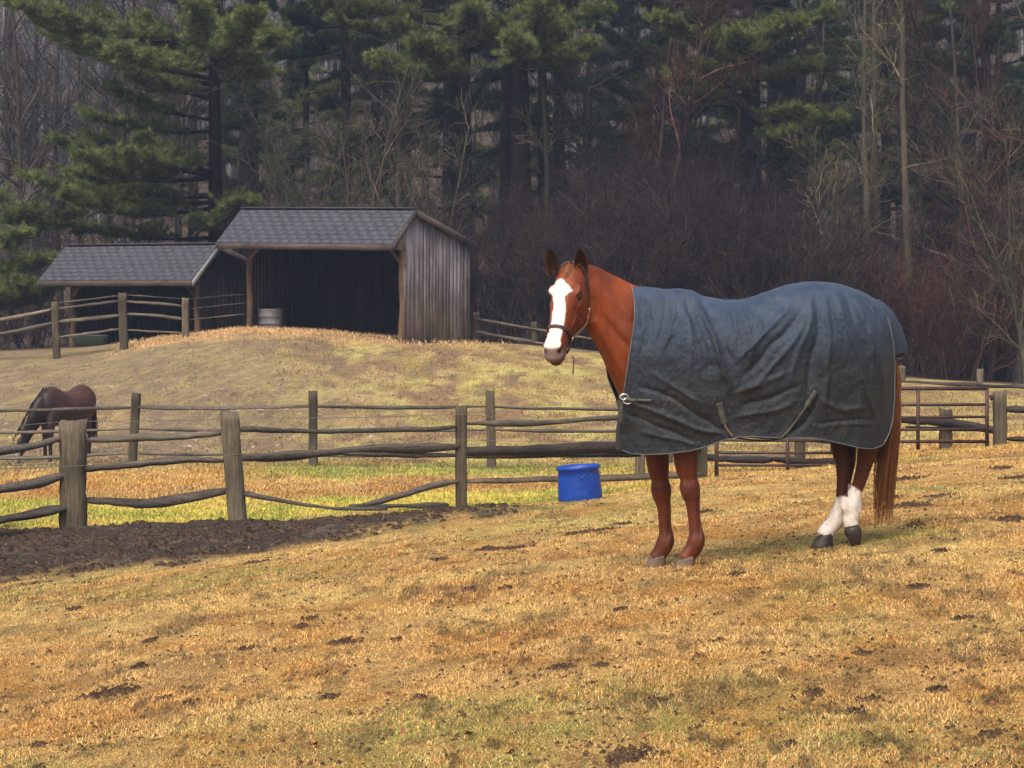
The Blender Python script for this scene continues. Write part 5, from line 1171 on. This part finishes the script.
    hero(-30, 74, 17, .22, [(210, 30, 212, -1, 1.2), (225, 70, 218, -1, 1.1), (230, 20, 240, -2, 1.1), (260, 40, 262, -2, 1.1), (285, 25, 290, -2, 1.2), (300, 60, 285, -1, .9), (200, -10, 200, 0, 1.2), (250, 5, 300, -2, 1.0)], 'low pine boughs reaching in from the left frame edge beside the low shelter', seed=32)
    hero(462, 80, 22, .50, [(60, 385, 66, -3, 1.3), (55, 420, 50, -3, 1.2), (70, 440, 75, -2, 1.1), (40, 400, 28, -2, 1.2), (20, 470, 14, -4, 1.2), (15, 360, 10, -2, 1.3), (40, 500, 30, -3, 1.1), (60, 410, 80, -3, 1.0), (0, 320, 6, 0, 1.3), (30, 340, 24, -1, 1.1)], 'thick dark trunked pine with bright boughs left of the tall twin pines', seed=33)
    hero(522, 78, 22, .40, [(40, 560, 35, -3, 1.2), (30, 545, 12, -4, 1.2), (50, 590, 48, -2, 1.1), (20, 600, 14, -2, 1.2), (45, 520, 45, -5, 1.0), (60, 575, 62, -2, .9)], 'tall pine whose bright bough hangs above the horse head', seed=34)
    hero(543, 79, 22, .20, [(-20, 560, -30, 0, 1.0)], 'slimmer dark pine trunk just right of the tall twin pines', nm=N2, seed=41)
    hero(508, 86, 22, .28, [(30, 480, 40, -2, 1.0), (20, 495, 60, -2, .9)], 'tall dark pine with a bare lower trunk, left of the bright hanging bough', nm=N2, seed=35)
    hero(750, 80, 22, .46, [(85, 680, 82, -2, 1.2), (80, 705, 70, -3, 1.1), (60, 700, 40, -1, 1.1), (95, 690, 95, -3, .9), (40, 735, 40, -4, 1.2), (30, 790, 28, -3, 1.2), (15, 830, 18, -2, 1.1), (110, 800, 112, -3, 1.1), (115, 830, 125, -2, 1.1), (120, 790, 135, -3, .9), (70, 810, 68, -2, 1.1), (150, 800, 150, -2, .8), (35, 660, 25, -2, 1.1)], 'thick dark pine above the back of the rugged horse', seed=36)
    hero(800, 88, 21, .30, [(60, 850, 66, -2, 1.1), (90, 870, 95, -2, 1.0), (120, 860, 130, -2, 1.0), (30, 860, 30, -1, 1.2)], 'dark pine behind the pale slender trunks', nm=N2, seed=37)
    hero(985, 84, 20, .28, [(180, 960, 190, -3, 1.1), (170, 1000, 185, -2, 1.1), (190, 930, 200, -2, .9), (120, 940, 112, -2, 1.0), (60, 930, 60, -2, 1.1), (100, 1010, 95, -2, 1.1), (40, 990, 30, -2, 1.2)], 'dark pine at the right edge behind the red twigs', nm=N2, seed=38)
    hero(345, 88, 21, .26, [(20, 300, 20, -1, 1.2), (30, 320, 45, -1, 1.1), (10, 370, 16, -1, 1.2), (50, 375, 40, -1, 1.0), (40, 280, 60, -1, 1.0)], 'dark pine above the roof of the tall shelter', nm=N2, seed=39)
    hero(250, 84, 20, .45, [(90, 262, 100, -2, .9), (70, 240, 90, -2, .9), (120, 230, 125, -1, .9), (40, 230, 30, -1, 1.1)], 'dark shadowy pine just right of the big spreading pine', nm=N2, seed=40)
    # ---------- bare trees one can pick out
    B = [('slim', 0, 868, 76, 'pale slender trunk left of the pair above the rump', 1.0), ('slim', 1, 889, 78, 'straight pale slender trunk right of the pair above the rump', 1.15), ('slim', 0, 912, 72, 'pale green barked trunk standing right of the tail', 1.1), ('slim', 1, 1018, 70, 'mossy slender trunk at the right frame edge', 1.0),
         ('slim', 1, 541, 77, 'thin pale pole of a tree beyond the chestnut horse ears', .9), ('treeB', 0, 665, 76, 'tall fan of reddish branches above the withers', 1.0), ('treeB', 1, 652, 79, 'slighter reddish tree beside the red fan of branches', .9), ('treeC', 0, 350, 71, 'many stemmed pale bare tree over the tall shelter roof', .8), ('treeC', 1, 315, 73, 'pale forked bare tree left over the tall shelter roof', .8),
         ('treeA', 0, 395, 78, 'grey bare tree right of the tall shelter peak', .9), ('treeC', 0, 425, 74, 'crooked pale bare tree beside the tall shelter gable', .7), ('treeA', 1, 960, 74, 'brown bare tree with drooping twigs at the right', .9), ('treeB', 1, 990, 71, 'rust twigged bare tree at the right frame edge', .85), ('treeB', 0, 935, 78, 'rust twigged bare tree right of the pale trunks', .95),
         ('treeC', 1, 1035, 66, 'pale crooked branches leaning in at the right edge', .8), ('treeC', 0, 845, 72, 'arching pale stems left of the slender pair', .75), ('treeA', 0, 590, 84, 'grey bare tree behind the red twigged thicket', .9), ('treeA', 1, 130, 92, 'grey bare tree in the haze left of the spreading pine', 1.0),
         ('treeA', 0, 60, 96, 'grey bare tree far in the haze at the upper left', 1.0), ('treeA', 1, 20, 90, 'grey bare tree at the left frame edge in the haze', 1.0), ('treeC', 1, 275, 78, 'bare tree rising between the two shelters', .85), ('treeB', 1, 720, 82, 'bare tree against the thick pine over the back', .9), ('treeA', 1, 820, 80, 'dark bare tree left of the arching pale stems', .9)]
    for k, s_, px, D, lab, sc in B: put(k, s_, px, D, lab, sc=sc)
    # ---------- thicket along the wood edge
    S = []
    for px in range(560, 1080, 34): S.append((px+rs.randn()*8, 69+rs.rand()*3))
    for px in list(range(440, 560, 60))+list(range(560, 1090, 36)): S.append((px+rs.randn()*8, 73+rs.rand()*4))
    for px in list(range(-40, 240, 70))+list(range(240, 470, 46)): S.append((px+rs.randn()*8, 73.5+rs.rand()*5))
    for px in range(560, 860, 26): S.append((px+rs.randn()*6, 77+rs.rand()*4))
    for j, (px, D) in enumerate(S):
        k = ['shrubA', 'shrubB', 'shrubC'][j % 3] if px > 640 or px < 470 else ['shrubA', 'shrubB'][j % 2]
        if 640 < px < 840 and j % 2: k = 'shrubB'
        if px > 900 and j % 2 == 0: k = 'shrubC'
        w = 'beyond the left frame edge' if px < 0 else 'behind the low shelter' if px < 240 else 'behind the tall shelter' if px < 470 else 'left of the chestnut horse' if px < 640 else 'above the horse rug' if px < 860 else 'right of the horse tail'
        c = {'shrubA': 'brown', 'shrubB': 'purple grey', 'shrubC': 'rust red'}[k]; far = 'front' if D < 72.6 else 'rear' if D > 76.5 else 'middle'
        put(k, j % 2, px, D, f'{c} leafless shrub in the {far} rank of the thicket {w}', 'shrub', f'{c} shrubs in the {far} rank {w}', (.5 if px < 560 else .8)+.35*rs.rand() if not 520 < px < 860 else .85+.3*rs.rand())
    # ---------- deeper trees
    for j in range(46):
        D = 90+rs.rand()*38; px = -120+1260*((j*.618) % 1); k = ('pine', j % 3) if (j % 5 < 3 and px > 180) else ('treeA', j % 2)
        if k[0] == 'pine': lab, g, cat = 'dark pine in the dim depth of the wood', 'dark pines deep in the wood', 'pine tree'
        else: lab, g, cat = 'grey bare tree in the dim depth of the wood', 'bare trees deep in the wood', 'tree'
        put(k[0], k[1], px, D, lab, cat, g, .9+.3*rs.rand())
    # tall pines above the frame whose crowns shade the wood
    # ---------- the far wooded slope, one mass
    M = 900; D = 118+rs.rand(M)**.8*150; px = -500+rs.rand(M)*2020; X = (px-512)*D/F; Z = zg(X, D)
    P, Rr = grow(np.stack([X, D, Z-.3], 1), np.tile([0, 0, 1.], (M, 1))+.04*rs.randn(M, 3), 11+7*rs.rand(M), .10+.16*rs.rand(M), np.full(M, .03), 8, .02, .03, rs)
    L = [tr(P, Rr, 5, rs)]; s, d, t, rr, _ = spawn(P, Rr, 10, .25, 1, .8, rs, up=.25); P1, R1 = grow(s, d, 4.5*(1.1-.6*t)*(.5+rs.rand(len(t))), np.minimum(rr*.5, .05), np.full(len(t), .012), 5, .12, .05, rs); L.append(tr(P1, R1, 3, rs))
    s, d, t, rr, _ = spawn(P1, R1, 5, .2, 1, .7, rs); P2, R2 = grow(s, d, 1.8*(.5+rs.rand(len(t))), np.full(len(t), .022), np.full(len(t), .01), 4, .15, .05, rs); L.append(tr(P2, R2, 3, rs))
    v, q, c = merge3(L); tag(mesh('distant_wood', v, q, B_FAR, None, True, {'rnd': c}), 'leafless grey woodland fading up the far hillside', 'woodland', kind='stuff')
    # brush and saplings on the wood floor
    M = 2600; D = 67.5+rs.rand(M)*26; X = (rs.rand(M)*2-1)*(D*.23+3); k = ~((X < -1.2) & (X > -14) & (D < 71.5)); X, D = X[k], D[k]; M = len(X)
    P, Rr = grow(np.stack([X, D, zg(X, D)-.05], 1), np.stack([rs.randn(M)*.35, rs.randn(M)*.35, np.ones(M)], 1), .5+1.6*rs.rand(M)**2, np.full(M, .010), np.full(M, .004), 6, .12, .0, rs)
    L = [tr(P, Rr, 3, rs)]; s, d, t, rr, _ = spawn(P, Rr, 6, .2, 1, .7, rs); P1, R1 = grow(s, d, .45*(.4+rs.rand(len(t))), np.full(len(t), .006), np.full(len(t), .003), 4, .15, .02, rs); L.append(tr(P1, R1, 3, rs))
    v, q, c = merge3(L); tag(mesh('undergrowth', v, q, B_BROWN, None, True, {'rnd': c}), 'tangled brown brush on the floor of the wood', 'undergrowth', kind='stuff')
# ================================================================ camera, light, air
def build_camera():
    cd = bpy.data.cameras.new('camera'); cam = bpy.data.objects.new('camera', cd); C.objects.link(cam)
    cam.location = (0, 0, EYE); cam.rotation_euler = (R(90), 0, 0)
    cd.sensor_width = 36; cd.lens = 36*F/1024; cd.shift_y = (HY-384)/1024.0
    cd.clip_start = .1; cd.clip_end = 6000
    bpy.context.scene.camera = cam
SUN_EL, SUN_AZ = 56, 205        # azimuth of the sun measured clockwise from +Y
def build_light():
    sc = bpy.context.scene
    w = bpy.data.worlds.new('World'); sc.world = w; w.use_nodes = True; nt = w.node_tree
    sky = nt.nodes.new('ShaderNodeTexSky'); sky.sky_type = 'NISHITA'; sky.sun_disc = False
    sky.sun_elevation = R(SUN_EL); sky.sun_rotation = R(SUN_AZ); sky.air_density = 1.2; sky.dust_density = 8.0; sky.ozone_density = .6
    bg = nt.nodes['Background']; bg.inputs[1].default_value = .13; nt.links.new(sky.outputs[0], bg.inputs[0])
    l = bpy.data.lights.new('sun', 'SUN'); l.energy = 1.4; l.angle = R(50); l.color = (1, .96, .90)
    o = bpy.data.objects.new('sun', l); C.objects.link(o)
    d = Vector((math.sin(R(SUN_AZ))*math.cos(R(SUN_EL)), math.cos(R(SUN_AZ))*math.cos(R(SUN_EL)), math.sin(R(SUN_EL))))
    o.rotation_euler = d.to_track_quat('Z', 'Y').to_euler(); o.location = (0, -10, 30)
def build_haze():
    m = bpy.data.materials.new('valley_haze'); m.use_nodes = True; nt = m.node_tree; nt.nodes.clear()
    out = nt.nodes.new('ShaderNodeOutputMaterial'); v = nt.nodes.new('ShaderNodeVolumePrincipled')
    v.inputs['Color'].default_value = (.58, .72, 1.0, 1); v.inputs['Density'].default_value = HAZE; v.inputs['Anisotropy'].default_value = .2
    nt.links.new(v.outputs[0], out.inputs['Volume'])
    mb = MB(); mb.box(-1000, 1000, -100, 1700, -14, 62, col=0); o = mb.build('haze', m)
    tag(o, 'thin grey blue valley haze', 'haze', kind='stuff')
HAZE = .0008
def main():
    sc = bpy.context.scene; np.random.seed(1); random.seed(1)
    dev = os.environ.get('DEV', '')
    build_camera(); build_light(); build_ground()
    build_horse(); build_grazer()
    clods()
    if 'g' not in dev: build_grass()
    build_things()
    if 'f' not in dev: build_forest()
    if 'h' not in dev: build_haze()
    sc.view_settings.view_transform = 'Standard'; sc.view_settings.look = 'None'; sc.view_settings.exposure = EXPOSURE; sc.view_settings.gamma = 1
    sc.render.engine = 'CYCLES'; cy = sc.cycles
    cy.use_denoising = DENOISE; cy.max_bounces = 5; cy.diffuse_bounces = 3; cy.glossy_bounces = 2; cy.volume_bounces = 0; cy.transparent_max_bounces = 8
    cy.use_adaptive_sampling = True; cy.adaptive_threshold = .01
    sc.render.film_transparent = False
    cy.pixel_filter_type = 'BLACKMAN_HARRIS'; cy.filter_width = 1.5
EXPOSURE = .62; DENOISE = not os.environ.get('NODN')
main()
